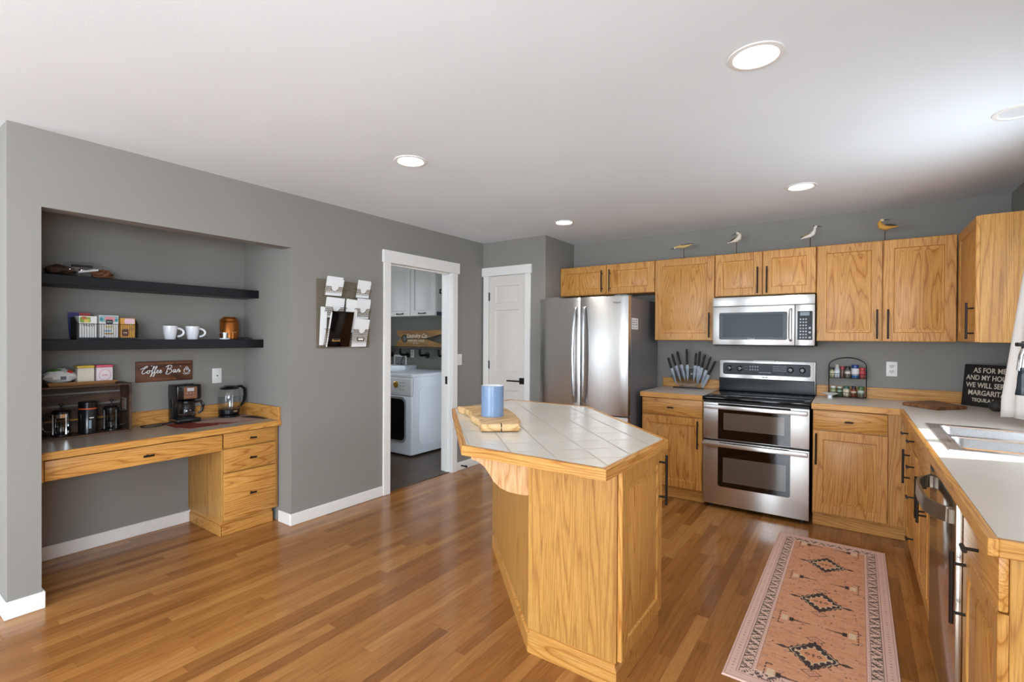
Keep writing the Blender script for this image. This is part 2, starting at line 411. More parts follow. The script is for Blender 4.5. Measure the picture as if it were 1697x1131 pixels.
# baseboards
BBH, BT = .085, .013
def baseboard(name, pts):
    m = MB()
    for (x0, x1, y0, y1) in pts: m.box(x0, x1, y0, y1, 0, BBH, .003, 1)
    return struct(m.build(name, M_TRIM))
baseboard('baseboard_left', [(XL, XL+BT, Y0-BT, YN0+BT), (XL-T, XL, YN0, YN0+BT), (XL, XL+BT, YN1-BT, DO0-.075), (XL, XL+BT, DO1+.08, YP)])
baseboard('baseboard_niche', [(XN, XN+BT, YN0, 1.625), (-3.50, XL, YN1-BT, YN1)])
baseboard('baseboard_dining', [(XW0, XL, Y0-BT, Y0)])
baseboard('baseboard_pantry', [(XL+BT, PD0-.075, YP-BT, YP), (PD1+.075, XP, YP-BT, YP)])
# laundry doorway casing
m = MB(); cw = .075
m.box(XL, XL+.02, DO0-cw, DO0, 0, DOZ, .002, 1); m.box(XL, XL+.02, DO1, DO1+cw, 0, DOZ, .002, 1)
m.box(XL, XL+.026, DO0-cw-.012, DO1+cw+.025, DOZ, 2.148, .002, 1)
m.box(XL-T-.02, XL, DO0-.018, DO0, 0, DOZ+.018); m.box(XL-T-.02, XL, DO1, DO1+.018, 0, DOZ+.018); m.box(XL-T-.02, XL, DO0, DO1, DOZ, DOZ+.018)
m.box(XL-.075, XL-.04, DO1-.012, DO1, 0, DOZ); m.box(XL-.075, XL-.04, DO0, DO1, DOZ-.012, DOZ)
tr1 = struct(m.build('trim_1', M_TRIM), 'white casing of the laundry doorway')
MB().box(XL-.072, XL-.043, DO1-.014, DO1-.011, .905, .985, .001, 1).build('strike_plate', M_BLACKM, tr1)
# pantry door casing
m = MB(); y = YP
m.box(PD0-.068, PD0, y-.02, y, 0, PDZ, .002, 1); m.box(PD1, PD1+.068, y-.02, y, 0, PDZ, .002, 1)
m.box(PD0-.086, PD1+.08, y-.026, y, PDZ, 2.148, .002, 1)
m.box(PD0-.01, PD0, y, y+.1, 0, PDZ+.01); m.box(PD1, PD1+.01, y, y+.1, 0, PDZ+.01); m.box(PD0, PD1, y, y+.1, PDZ, PDZ+.01)
struct(m.build('trim_2', M_TRIM), 'white casing of the pantry door')

def panel_face(mb, x0, x1, z0, z1, panels, yf, yb, groove=.012, dep=.009, raise_=.018, bev=.003, flat=False):
    """door leaf facing -y: front at yf, back at yb, raised panels [(x0,x1,z0,z1)...] stacked upward over the same x"""
    def R(a0, a1, b0, b1, yy): return [(a0, yy, b0), (a1, yy, b0), (a1, yy, b1), (a0, yy, b1)]
    mb.loft([R(x0, x1, z0, z1, yb), R(x0, x1, z0, z1, yf+bev), R(x0+bev, x1-bev, z0+bev, z1-bev, yf)], True, False)
    X0, X1, Z0, Z1 = x0+bev, x1-bev, z0+bev, z1-bev
    p0, p1 = panels[0][0], panels[0][1]
    xs = [X0, p0, p1, X1]; zs = [Z0]
    for p in panels: zs += [p[2], p[3]]
    zs.append(Z1)
    for a in range(3):
        for b in range(len(zs)-1):
            if a == 1 and b % 2 == 1: continue
            mb._add(R(xs[a], xs[a+1], zs[b], zs[b+1], yf), [(0, 1, 2, 3)])
    g = groove
    for (p0, p1, r0, r1) in panels:
        l = [R(p0, p1, r0, r1, yf), R(p0+g*.35, p1-g*.35, r0+g*.35, r1-g*.35, yf+dep), R(p0+g, p1-g, r0+g, r1-g, yf+dep)]
        if not flat: l += [R(p0+g+raise_, p1-g-raise_, r0+g+raise_, r1-g-raise_, yf+.0008)]
        mb.loft(l, False, True)
    bmesh.ops.remove_doubles(mb.bm, verts=mb.bm.verts[:], dist=1e-5)
    return mb
m = MB(); panel_face(m, PD0+.004, PD1-.004, .012, PDZ-.004, [(-3.172, -2.866, .19, .824), (-3.172, -2.866, 1.029, 1.684), (-3.172, -2.866, 1.758, 1.944)], YP-.004, YP+.031, .016, .009, .03)
d1 = struct(m.build('door_1', M_DOORP), 'narrow white raised-panel pantry door')
for z in (1.834, 1.09, .25):
    MB().box(PD0-.006, PD0+.012, YP-.012, YP-.003, z-.045, z+.045, .002, 1).build('hinge', M_BLACKM, d1)
m = MB(); m.box(-2.852, -2.790, YP-.013, YP-.004, .898, .964, .003, 1); m.cyl((-2.822, YP-.012, .931), (-2.822, YP-.05, .931), .011)
m.box(-2.985, -2.81, YP-.058, YP-.042, .923, .938, .004, 2)
plabel(m.build('door_handle', M_BLACKM, d1), 'black lever handle on a square rose')

# ------------------------------------------------------------------ recessed ceiling lights
M_LAMP = glow('warm_lamp_glass', (1.0, 0.93, 0.82, 1), 6.0); M_LOFF = plain('#dfe3e6', 0.4, name='unlit_lamp_glass')
def can(x, y, label, lit=True):
    t = thing('recessed_light', label, 'ceiling light', (x, y, H), 0, 'recessed ceiling lights')
    m = MB(); m.lathe([(.095, 0), (.094, -.004), (.078, -.006), (.074, -.002), (.070, -.0005)], (0, 0, 0), 40)
    m.build('trim_ring', M_TRIM, t)
    m = MB(); m.lathe([(.071, -.0008), (.055, -.0014), (.03, -.0026), (.001, -.003)], (0, 0, 0), 32, False, True)
    m.build('lamp', M_LAMP if lit else M_LOFF, t)
    if lit:
        d = bpy.data.lights.new('can_lamp', 'SPOT'); d.energy = 9; d.color = (1, .93, .84); d.spot_size = 2.5; d.spot_blend = .8; d.shadow_soft_size = .07
        o = bpy.data.objects.new('can_lamp', d); COL.objects.link(o); o.location = (x, y, H-.02)
    return t
can(-.30, 2.005, 'lit recessed ceiling light nearest the front, the largest of the lit ones')
can(-2.138, 2.035, 'lit recessed ceiling light left of centre, nearest the coffee alcove')
can(-.297, 3.89, 'lit recessed ceiling light above the range end of the kitchen')
can(-2.13, 3.90, 'small lit recessed ceiling light in front of the pantry and fridge')
can(.612, 3.17, 'unlit recessed ceiling light over the sink, cut by the right edge', False)

# ------------------------------------------------------------------ cabinet parts (local frame: x right, y into the cabinet, z up; door faces at y=0)
def bar_pull(parent, x, z0, z1, y=0.0, name='handle', r=.0062, out=.033):
    m = MB(); m.cyl((x, y-out, z0), (x, y-out, z1), r, n=10)
    for z in (z0+.035, z1-.035): m.cyl((x, y, z), (x, y-out, z), .0048, n=8)
    return m.build(name, M_BLACK, parent)
def t_knob(parent, x, z, y=0.0, w=.05, out=.032, horizontal=True):
    m = MB(); m.cyl((x, y, z), (x, y-out, z), .0048, n=8)
    if horizontal: m.cyl((x-w/2, y-out, z), (x+w/2, y-out, z), .0062, n=10)
    return m.build('knob', M_BLACK, parent)
def cab_door(parent, x0, x1, z0, z1, handle=None, th=.019, stile=.062, name='door', mat=None):
    m = MB(); panel_face(m, x0, x1, z0, z1, [(x0+stile, x1-stile, z0+stile, z1-stile)], 0, th, .014, .009, .024)
    d = m.build(name, mat or OAKV, parent)
    if handle: bar_pull(d, *handle)
    return d
def drawer(parent, x0, x1, z0, z1, knob=True, th=.019, kw=.05):
    m = MB(); m.box(x0, x1, 0, th, z0, z1, .004, 2)
    d = m.build('drawer', OAKX, parent)
    if knob: t_knob(d, (x0+x1)/2, (z0+z1)/2, w=kw)
    return d
def carcass(parent, x0, x1, d, z0, z1, mat=None, y0=.0195, name='body'):
    return MB().box(x0, x1, y0, d, z0, z1, .0015, 1).build(name, mat or OAKV, parent)

# ---- upper cabinets on the back wall, faces at y=YU
YU = 4.5786; UD = YB-YU; ZU0, ZU1 = 1.369, 2.122
def upper(name, label, x0, x1, z0, z1, doors, loc=(0, YU, 0)):
    w = x1-x0
    t = thing(name, label, 'cabinet', (x0, loc[1], z0), 0, 'oak wall cabinets')
    carcass(t, 0, w, UD-.001, 0, z1-z0)
    for (a, b, h) in doors: cab_door(t, a-x0+.003, b-x0-.003, .003, z1-z0-.004, h)
    return t
upper('wall_cabinet', 'short wide two-door oak wall cabinet above the refrigerator', -2.541, -1.529, 1.822, ZU1,
      [(-2.541, -2.019, (.482, .025, .245)), (-2.019, -1.529, (.565, .025, .245))])
upper('wall_cabinet', 'tall single-door oak wall cabinet between refrigerator and microwave', -1.527, -.997, ZU0, ZU1, [(-1.527, -.997, (.49, .025, .245))])
upper('wall_cabinet', 'short two-door oak wall cabinet directly above the microwave', -.995, -.241, 1.752, ZU1,
      [(-.995, -.621, (.340, .015, .235)), (-.621, -.241, (.409, .015, .235))])
upper('wall_cabinet', 'tall two-door oak wall cabinet right of the microwave', -.239, .587, ZU0, ZU1,
      [(-.239, .176, (.383, .02, .238)), (.176, .587, (.447, .02, .238))])
# corner cabinet on the right wall, door facing -x
XU = .589
t = thing('wall_cabinet', 'oak corner wall cabinet with plain side panel beside the sink window curtain', 'cabinet', (XU, YU-.001, ZU0), -PI/2, 'oak wall cabinets')
L = YU-3.977
MB().box(0, L, .0195, XR-XU-.001, 0, ZU1-ZU0, .0015, 1).build('body', OAKP, t)
cab_door(t, .003, L-.003, .003, ZU1-ZU0-.004, (L-.045, .02, .24))

# ---- range hood microwave
t = thing('microwave', 'stainless steel over-the-range microwave with black glass door', 'microwave', (-.993, 4.5, 1.322), 0)
w = .749; hh = 1.737-1.322
MB().box(0, w, .02, YB-4.5-.002, .004, hh, .003, 1).build('body', M_BMATT, t)
MB().box(0, w, 0, .03, hh-.076, hh, .003, 2).build('vent_grille', STEELX, t)
dr = MB().box(0, .615, 0, .03, .012, hh-.08, .004, 2).build('door', STEELX, t)
MB().rect('xz', -.004, .053, .563, .056, .284, .006, .012).build('window_frame', plain('#070708', .12, spec=.2, name='window_frame_black'), dr)
MB().rect('xz', -.0048, .083, .533, .076, .268, .003, .004).build('window', plain('#202427', .12, spec=.12, name='microwave_mesh_glass'), dr)
m = MB(); m.tube([(.588, -.002, .052), (.588, -.03, .066), (.588, -.036, .12), (.588, -.038, .175), (.588, -.036, .235), (.588, -.03, .285), (.588, -.002, .30)], .0115, 10)
m.build('handle', STEEL, dr)
cp = MB().box(.617, w, 0, .03, .012, hh-.08, .004, 2).build('control_panel', STEELX, t)
MB().rect('xz', -.003, .633, .735, .056, .284, .005, .006).build('keypad', plain('#0b0b0d', .25, spec=.15, name='keypad_black'), cp)
MB().rect('xz', -.0042, .65, .714, .248, .276, .002, .002).build('display', plain('#39424f', .2, name='lcd_grey'), cp)
m = MB()
for i in range(3):
    for j in range(7): m.box(.648+i*.019, .659+i*.019, -.0045, -.002, .07+j*.024, .081+j*.024)
for z in (.075, .115, .15): m.ball((.716, -.003, z), (.009, .002, .009), 12, 6)
m.build('key', plain('#a9adb0', .5, name='key_grey'), cp)
text('brand_mark', 'Whirlpool', .013, plain('#c9c9c9', .4), dr, (.30, -.0052, .064), RX)
MB().box(.02, w-.02, .01, .3, 0, .006).build('underside', M_BMATT, t)

# ---- range
RX0, RX1 = -1.008, -.255; RW = RX1-RX0
t = thing('range', 'freestanding stainless steel double-oven electric range with black glass cooktop', 'stove', (RX0, 4.25, 0), 0)
MB().box(.004, RW-.004, .03, .62, .03, .885, .002, 1).build('body', M_BMATT, t)
for x in (.05, RW-.05):
    MB().cyl((x, .06, 0), (x, .06, .035), .016, n=12).build('leg', M_BMATT, t)
    MB().cyl((x, .55, 0), (x, .55, .035), .016, n=12).build('leg', M_BMATT, t)
ct = MB().box(-.002, RW+.002, -.022, .60, .886, .914, .006, 2).build('cooktop', plain('#060607', .08, spec=.35, name='cooktop_glass'), t)
for (x, yy, r) in ((.19, .14, .11), (.57, .14, .085), (.19, .42, .075), (.57, .42, .10)):
    m = MB(); m.loft([[(x+q*math.cos(a), yy+q*math.sin(a), .9146) for a in [2*PI*k/40 for k in range(40)]] for q in (r, r-.002)], False, False)
    m.build('burner_ring', plain('#4a4a4c', .3, name='burner_grey'), ct)
bgd = MB().box(0, RW, .59, .645, .914, 1.192, .006, 2).build('backguard', STEELX, t)
MB().box(.004, RW-.004, .572, .60, .912, 1.03, .004, 1).build('backguard_base', plain('#08080a', .2, spec=.2, name='backguard_black'), bgd)
MB().rect('xz', .585, .034, RW-.034, 1.062, 1.168, .01, .016).build('control_panel', plain('#26252a', .3, spec=.2, name='control_charcoal'), bgd)
for x in (.089, .175, .573, .661):
    m = MB(); m.lathe([(.024, 0), (.024, .006), (.017, .010), (.0155, .026), (.001, .027)], (0, 0, 0), 24, True, True)
    m.box(-.003, .003, -.016, .016, .024, .030)
    m.xform(Matrix.Translation((x, .585, 1.118)) @ Matrix.Rotation(PI/2, 4, 'X')); kn = m.build('knob', M_BPLAST, bgd)
m = MB()
for j, zz in enumerate((1.131, 1.104)):
    for i in range(4): m.box(.255+i*.02, .266+i*.02, .5835, .586, zz, zz+.013)
    m.box(.215, .24, .5835, .586, zz+.004, zz+.007)
for i in range(8): m.box(.33+i*.012, .338+i*.012, .5835, .586, 1.083, 1.092)
m.build('panel_marking', plain('#8b8d90', .5), bgd); m = MB()
for j, zz in enumerate((1.14, 1.122, 1.104)):
    for i in range(9): m.box(.44+i*.0115, .448+i*.0115, .5835, .586, zz, zz+.007)
m.build('panel_marking', plain('#8b8d90', .5), bgd)
m = MB(); m.ball((RW/2, .588, 1.046), (.024, .006, .007), 16, 8); m.build('emblem', CHROME, bgd)
MB().box(.29, .46, .545, .60, 1.186, 1.196, .003, 1).build('panel_lamp', M_WPLAST, bgd)
def oven_door(z0, z1, wz0, wz1, hz):
    d = MB().box(.002, RW-.002, 0, .032, z0, z1, .004, 2).build('oven_door', STEELX, t)
    MB().rect('xz', -.003, .117, RW-.124, wz0, wz1, .01, .018 if wz0 > .1 and z0 < .3 else .002).build('door_glass', M_BGLASS, d)
    return d
od = oven_door(.565, .864, .572, .86, .845)
m = MB(); m.box(.012, RW-.012, -.052, -.034, .818, .85, .006, 2); m.box(.012, .05, -.04, .002, .823, .846, .003, 1); m.box(RW-.05, RW-.012, -.04, .002, .823, .846, .003, 1)
m.build('handle', STEELX, od)
M_OVW = plain('#5b5148', .06, spec=.9, name='oven_window_glass')
MB().rect('xz', -.0038, .158, RW-.165, .65, .785, .003, .002).build('oven_window', M_OVW, od)
od2 = oven_door(.034, .552, .185, .545, .54)
m = MB(); m.box(.004, RW-.008, -.052, -.034, .513, .547, .006, 2); m.box(.012, .05, -.04, .002, .52, .542, .003, 1); m.box(RW-.05, RW-.012, -.04, .002, .52, .542, .003, 1)
m.build('handle', STEELX, od2)
MB().rect('xz', -.0038, .156, RW-.152, .225, .425, .003, .002).build('oven_window', M_OVW, od2)
for i in range(6): MB().box(.16+i*.075, .20+i*.075, -.006, .004, .868, .876).build('vent_slot', M_BMATT, t)

# ---- base cabinets on the back wall (faces at y=4.262)
YF = 4.262; BD = YB-YF-.002; ZD0, ZD1, ZR0, ZR1 = .112, .714, .722, .866
def toe(parent, x0, x1, y=.065, d=.08): return MB().box(x0, x1, y, y+.02, 0, .1, .002, 1).build('toe_kick', OAKX, parent)
t = thing('base_cabinet', 'oak base cabinet with one drawer between refrigerator and range', 'cabinet', (-1.53, YF, 0), 0, 'oak base cabinets')
w = .518; carcass(t, 0, w, BD, .1, .87); toe(t, 0, w)
drawer(t, .002, w-.004, ZR0, ZR1); cab_door(t, .002, w-.004, ZD0, ZD1, (w-.036, .465, .697))
t = thing('base_cabinet', 'oak base cabinet with one drawer right of the range, swirly grained door', 'cabinet', (-.239, YF, 0), 0, 'oak base cabinets')
w = .305+.239; carcass(t, 0, w, BD, .1, .87); toe(t, .0, w+.02)
drawer(t, .003, .438, ZR0, ZR1); cab_door(t, .003, .441, ZD0, ZD1, (.023, .468, .697))
# ---- base cabinets along the right wall (faces at x=XF, facing -x); local x runs toward -y
XF = .287; RD = XR-XF-.002
def rbase(label, y1, y0, kind='cabinet'):
    t = thing('base_cabinet', label, 'cabinet', (XF, y1, 0), -PI/2, 'oak base cabinets')
    w = y1-y0
    carcass(t, 0, w, RD, .1, .87); MB().box(0, w, .045, .065, 0, .1, .002, 1).build('toe_kick', OAKX, t)
    return t, w
t, w = rbase('narrow oak base cabinet with drawer and door in the corner, farthest of the sink-side run', 4.24, 3.80)
drawer(t, .12, w-.003, ZR0, ZR1); cab_door(t, .12, w-.003, ZD0, ZD1, (w-.04, .508, .715), stile=.05)
t, w = rbase('narrow oak drawer stack with four knobs left of the sink cabinet', 3.798, 3.39)
for (a, b) in ((.745, .866), (.585, .735), (.40, .575), (.112, .39)): drawer(t, .003, w-.003, a, b)
t, w = rbase('oak sink base cabinet with a pair of doors below the sink', 3.388, 2.735)
drawer(t, .003, w-.003, ZR0, ZR1, False)
cab_door(t, .003, w/2-.002, ZD0, ZD1, (w/2-.035, .515, .718), stile=.055); cab_door(t, w/2+.002, w-.003, ZD0, ZD1, (w/2+.035, .515, .718), stile=.055)
t, w = rbase('oak end base cabinet with drawer and door right of the dishwasher', 2.085, 1.63)
drawer(t, .003, w-.003, ZR0+.012, ZR1); cab_door(t, .003, w-.003, ZD0, .73, (.05, .505, .727), stile=.06)
MB().box(w, w+.004, .0195, RD, .0, .87, .001, 1).build('end_panel', OAKP, t)
# ---- dishwasher
t = thing('dishwasher', 'stainless steel dishwasher with a bowed handle under the peninsula counter', 'dishwasher', (.270, 2.732, 0), -PI/2)
w = .644
MB().box(.004, w-.004, .03, .58, .02, .868, .002, 1).build('body', M_BMATT, t)
dd = MB().box(.004, w-.004, 0, .028, .115, .866, .004, 2).build('door', steel_mat('dishwasher_steel', 'X', '#c2b9ad', .16, .7), t)
pts = []
for i in range(17):
    s_ = i/16; x = .10+s_*(w-.17); pts.append((x, -.012-.05*(1-abs(2*s_-1)**4), .808))
m = MB(); loops = []
for i, (x, yy, z) in enumerate(pts):
    loops.append([(x, yy-.006, z-.026), (x, yy+.004, z-.026), (x, yy+.006, z+.024), (x, yy-.004, z+.024)])
m.loft(loops); m.box(.08, .115, -.014, .002, .782, .832, .003, 1); m.box(w-.085, w-.05, -.014, .002, .782, .832, .003, 1)
m.build('handle', plain('#8f877b', .3, .9, name='dark_brushed_steel'), dd)
MB().box(0.004, w-.004, .06, .08, 0, .11).build('toe_panel', M_BMATT, t)
MB().box(.02, .10, -.0012, .001, .845, .855).build('badge', M_BMATT, dd)

# ---- countertops
CY, CXE, CEND = 4.241, .264, 1.606
t = thing('countertop', 'short grey laminate countertop with oak edge left of the range', 'countertop', (-1.541, CY, .872), 0)
w = 1.541-1.012
MB().box(0, w, .02, YB-CY-.001, 0, .042, .001, 1).build('top', M_LAM, t)
MB().box(0, w, 0, .02, 0, .042, .002, 1).build('front_edge', OAKX, t)
MB().box(.0, w, YB-CY-.021, YB-CY-.001, .042, .130, .002, 1).build('backsplash', OAKX, t)
t = thing('countertop', 'L-shaped grey laminate countertop with oak edge around the sink', 'countertop', (0, 0, .872), 0)
SX0, SX1, SY0, SY1 = .335, .865, 2.785, 3.60
m = MB(); e = .022
m.box(-.247, XR-.001, CY+.02, YB-.001, 0, .042); m.box(CXE+.02, XR-.001, SY1-e, CY+.02, 0, .042); m.box(CXE+.02, XR-.001, CEND+.02, SY0+e, 0, .042)
m.box(CXE+.02, SX0+e, SY0+e, SY1-e, 0, .042); m.box(SX1-e, XR-.001, SY0+e, SY1-e, 0, .042)
m.build('top', M_LAM, t, smooth=False)
m = MB(); m.box(-.247, CXE+.02, CY, CY+.02, 0, .042, .002, 1); m.build('front_edge', OAKX, t)
m = MB(); m.box(CXE, CXE+.02, CEND, CY+.001, 0, .042, .002, 1); m.build('front_edge', OAKY, t)
m = MB(); m.box(CXE+.02, XR-.001, CEND, CEND+.02, 0, .042, .002, 1); m.build('end_edge', OAKX, t)
m = MB(); m.box(-.247, XR-.021, YB-.021, YB-.001, .042, .130, .002, 1); m.build('backsplash', OAKX, t)
m = MB(); m.box(XR-.021, XR-.001, 1.62, YB-.021, .042, .130, .002, 1); m.build('backsplash', OAKY, t)
# ---- sink
t = thing('sink', 'stainless steel double-bowl drop-in sink in the countertop', 'sink', ((SX0+SX1)/2, (SY0+SY1)/2, .914), 0)
hx, hy = (SX1-SX0)/2, (SY1-SY0)/2
def rrect(x0, x1, y0, y1, r, z, n=5):
    p = []
    for cx, cy, a in ((x1-r, y0+r, -PI/2), (x1-r, y1-r, 0), (x0+r, y1-r, PI/2), (x0+r, y0+r, PI)):
        for k in range(n+1): p.append((cx+r*math.cos(a+PI/2*k/n), cy+r*math.sin(a+PI/2*k/n), z))
    return p
def bowl(x0, x1, y0, y1):
    m = MB(); m.loft([rrect(x0, x1, y0, y1, .05, .004), rrect(x0+.004, x1-.004, y0+.004, y1-.004, .05, -.004), rrect(x0+.012, x1-.012, y0+.012, y1-.012, .055, -.15),
            rrect(x0+.05, x1-.05, y0+.05, y1-.05, .05, -.175), rrect((x0+x1)/2-.04, (x0+x1)/2+.04, (y0+y1)/2-.04, (y0+y1)/2+.04, .04, -.178)], False, True)
    return m.build('bowl', SINKM, t)
bx0, bx1 = -hx+.045, hx-.085
bowl(bx0, bx1, -hy+.05, -.018); bowl(bx0, bx1, .018, hy-.05)
m = MB(); z1 = .0045
def slab(x0, x1, y0, y1): m.box(x0, x1, y0, y1, -.001, z1)
slab(-hx, bx0+.006, -hy, hy); slab(bx1-.006, hx, -hy, hy); slab(bx0+.006, bx1-.006, -hy, -hy+.056); slab(bx0+.006, bx1-.006, hy-.056, hy); slab(bx0+.006, bx1-.006, -.024, .024)
m.build('rim', SINKM, t, smooth=False)
for yy in (-hy/2-.01, hy/2+.01):
    m = MB(); m.lathe([(.038, -.176), (.03, -.1745), (.012, -.1735), (.001, -.1735)], ((bx0+bx1)/2, yy, 0), 20, False, True); m.build('drain', CHROME, t)
# ---- faucet
t = thing('faucet', 'black and chrome pull-down kitchen faucet at the right edge behind the sink', 'faucet', (.825, 3.10, .9185), 0)
m = MB(); m.lathe([(.03, 0), (.03, .008), (.021, .02), (.019, .12), (.015, .13)], (0, 0, 0), 24, True, True); m.build('base', M_BLACKM, t)
m = MB(); m.tube([(0, 0, .12), (0, 0, .36)]+[(-.11+.11*math.cos(a), -.02*(1-math.cos(a))/2, .36+.15*math.sin(a)) for a in [PI*k/12 for k in range(1, 13)]]+[(-.222, -.02, .33)], .012, 12); m.build('neck', CHROME, t)
m = MB(); m.tube([(-.210, -.02, .46), (-.212, -.02, .34)], [.009, .009], 14); m.box(-.236, -.19, -.04, 0, .437, .455, .003, 1); m.build('docking_ring', M_BLACKM, t)
m = MB(); m.lathe([(.017, .345), (.018, .33), (.016, .325), (.019, .30), (.021, .26), (.026, .225), (.025, .222), (.001, .222)], (-.212, -.02, 0), 20, True, True); m.build('spray_head', plain('#1e2a33', .3, name='blue_black_plastic'), t)
MB().tube([(0, .015, .08), (0, .06, .10)], .006, 8).build('lever', M_BLACKM, t)

# ---- refrigerator
FX0, FX1, FY, FZ = -2.487, -1.592, 4.075, 1.757
t = thing('refrigerator', 'stainless steel french-door refrigerator with grey sides beside the pantry', 'refrigerator', (FX0, FY, 0), 0)
w = FX1-FX0
MB().box(.004, w-.002, .075, .79, .03, FZ-.012, .004, 1).build('body', plain('#77767a', .38, .2, name='fridge_side_grey'), t)
def bow(x): return -.022*(1-((x-w/2)/(w/2))**2)
def fdoor(x0, x1, z0, z1, name='door'):
    m = MB(); n = 14; loops = []
    def ring(z, ins):
        p = []
        for k in range(n+1):
            x = x0+ins+(x1-x0-2*ins)*k/n
            ed = min(k, n-k)
            p.append((x, bow(x)+ins+(.010 if ed == 0 else .002 if ed == 1 else 0), z))
        p += [(x1-ins, .068, z), (x0+ins, .068, z)]
        return p
    m.loft([ring(z0, .004), ring(z0+.006, 0), ring(z1-.006, 0), ring(z1, .004)])
    return m.build(name, STEEL, t, angle=50)
dl = fdoor(0, w/2-.003, .70, FZ); drr = fdoor(w/2+.003, w, .70, FZ); fz = fdoor(0, w, .06, .69, 'freezer_drawer')
for d, x in ((dl, w/2-.045), (drr, w/2+.045)):
    yy = bow(x); m = MB()
    zs = [.79, .80, .86, 1.0, 1.235, 1.47, 1.6, 1.66, 1.674]
    ys = [.0, -.018, -.036, -.048, -.054, -.048, -.036, -.018, 0]
    s_ = 1 if d is drr else -1
    xs = [0, 0, 0, .006, .010, .006, 0, 0, 0]
    ws = [.016, .017, .017, .014, .012, .014, .017, .017, .016]
    m.loft([[(x-s_*.0+s_*q+a*wd, yy+yo+b*.008, z) for a, b in ((-1, -.4), (-.5, -1), (.5, -1), (1, -.4), (.7, 1), (-.7, 1))] for z, yo, q, wd in zip(zs, ys, xs, ws)])
    m.build('handle', plain('#c4c6c9', .3, .9, name='satin_handle'), d, angle=60)
m = MB(); m.tube([(.09, -.03, .60), (.10, -.06, .60), (w/2, -.075, .60), (w-.10, -.06, .60), (w-.09, -.03, .60)], .013, 10); m.build('handle', STEELX, fz)
MB().box(.05, .20, .03, .12, FZ, FZ+.016, .005, 2).build('hinge_cover', plain('#6c6c70', .5, name='hinge_grey'), t); MB().box(w-.15, w-.02, .04, .16, FZ-.014, FZ+.016, .006, 2).build('hinge_cover', plain('#6c6c70', .5, name='hinge_grey'), t)
text('brand_mark', 'Whirlpool', .022, plain('#3f4044', .4), drr, (w-.11, bow(w-.11)-.0012, 1.70), RX)
MB().box(.01, w-.01, .05, .07, .0, .055).build('base_grille', M_BMATT, t)
for x in (.06, w-.06): MB().cyl((x, .6, 0), (x, .6, .035), .02, n=12).build('leg', M_BMATT, t)
t = thing('paper_note', 'small white note with handwriting stuck on the refrigerator side', 'note', (FX1-.0015, 4.243, 1.515), PI/2)
MB().box(-.078, .078, -.0012, -.0002, -.05, .05).build('sheet', M_PAPER, t, smooth=False)
m = MB()
for j in range(4):
    for i in range(3): m.box(-.06+i*.043+random.uniform(0, .008), -.035+i*.043, -.0018, -.001, .028-j*.021, .034-j*.021+random.uniform(0, .006))
m.build('handwriting', plain('#4a4a50', .8), t, smooth=False)

# ------------------------------------------------------------------ island
t = thing('kitchen_island', 'six-sided oak kitchen island base with corbel, in the middle of the floor', 'island', (0, 0, 0), 0)
BOD = [(-1.158, 1.812), (-.748, 1.812), (-.748, 2.318), (-1.42, 2.99), (-1.945, 2.99), (-1.945, 2.60)]
def inset(poly, d):
    out = []; n = len(poly)
    for i in range(n):
        a, b, c = Vector(poly[i-1]), Vector(poly[i]), Vector(poly[(i+1) % n])
        e1, e2 = (b-a).normalized(), (c-b).normalized()
        n1, n2 = Vector((-e1.y, e1.x)), Vector((-e2.y, e2.x))
        k = (n1+n2); k = k/(1+n1.dot(n2)); out.append(tuple(b+k*d))
    return out
MB().prism(BOD, .105, .872).build('body', OAKP, t)
m = MB(); m.loft([[(*p, z) for p in inset(BOD, d)] for z, d in ((0, -.002), (.072, -.002), (.078, .004), (.082, .008), (.105, .008))]); m.build('toe_kick', OAKX, t)
m = MB(); panel_face(m, 0, .486, .0, .755, [(.06, .486-.06, .065, .755-.065)], -.019, -.001, .014, .009, .024)
d = m.build('door', OAKV, t, (-.748, 1.822, .11), (0, 0, PI/2)); bar_pull(d, .445, .505, .735, -.019)
cx0, cy0 = -1.155, 1.815; dx, dy = -.716, -.698
prof = [(0, .872), (.262, .872), (.262, .856), (.235, .845), (.205, .82), (.185, .79), (.165, .755), (.135, .725), (.095, .705), (.05, .693), (.02, .688), (0, .688)]
def corbel(px, py):
    m = MB(); th = .022
    loops = []
    for s_ in (-1, 1):
        ox, oy = -dy*th*s_, dx*th*s_
        loops.append([(px+dx*a+ox, py+dy*a+oy, z) for a, z in prof])
    m.loft(loops); return m.build('corbel', PALE, t)
corbel(-1.158-.014, 1.812+.030); corbel(-1.75, 2.42)
TOP = [(-1.383, 1.622), (-.714, 1.628), (-.699, 2.298), (-1.476, 3.082), (-2.135, 3.068), (-2.160, 2.434)]
t = thing('island_countertop', 'white tiled island countertop with oak edge band', 'countertop', (0, 0, 0), 0)
m = MB(); m.prism(inset(TOP, .02), .8725, .912); m.build('tile_top', M_TILE, t, smooth=False)
for i in range(6):
    a, b = Vector(TOP[i]), Vector(TOP[(i+1) % 6]); ai, bi = Vector(inset(TOP, .021)[i]), Vector(inset(TOP, .021)[(i+1) % 6])
    L = (b-a).length; ang = math.atan2((b-a).y, (b-a).x)
    M = Matrix.Rotation(-ang, 2)
    loc = [M @ (p-a) for p in (a, b, bi, ai)]
    m = MB(); m.loft([[(p.x, p.y, .8725) for p in loc], [(p.x, p.y, .911) for p in loc], [(p.x+(.003 if k in (0, 3) else -.003)*0, p.y+(.003 if k < 2 else 0), .914) for k, p in enumerate(loc)]])
    m.build('edge_band', OAKX, t, (a.x, a.y, 0), (0, 0, ang))
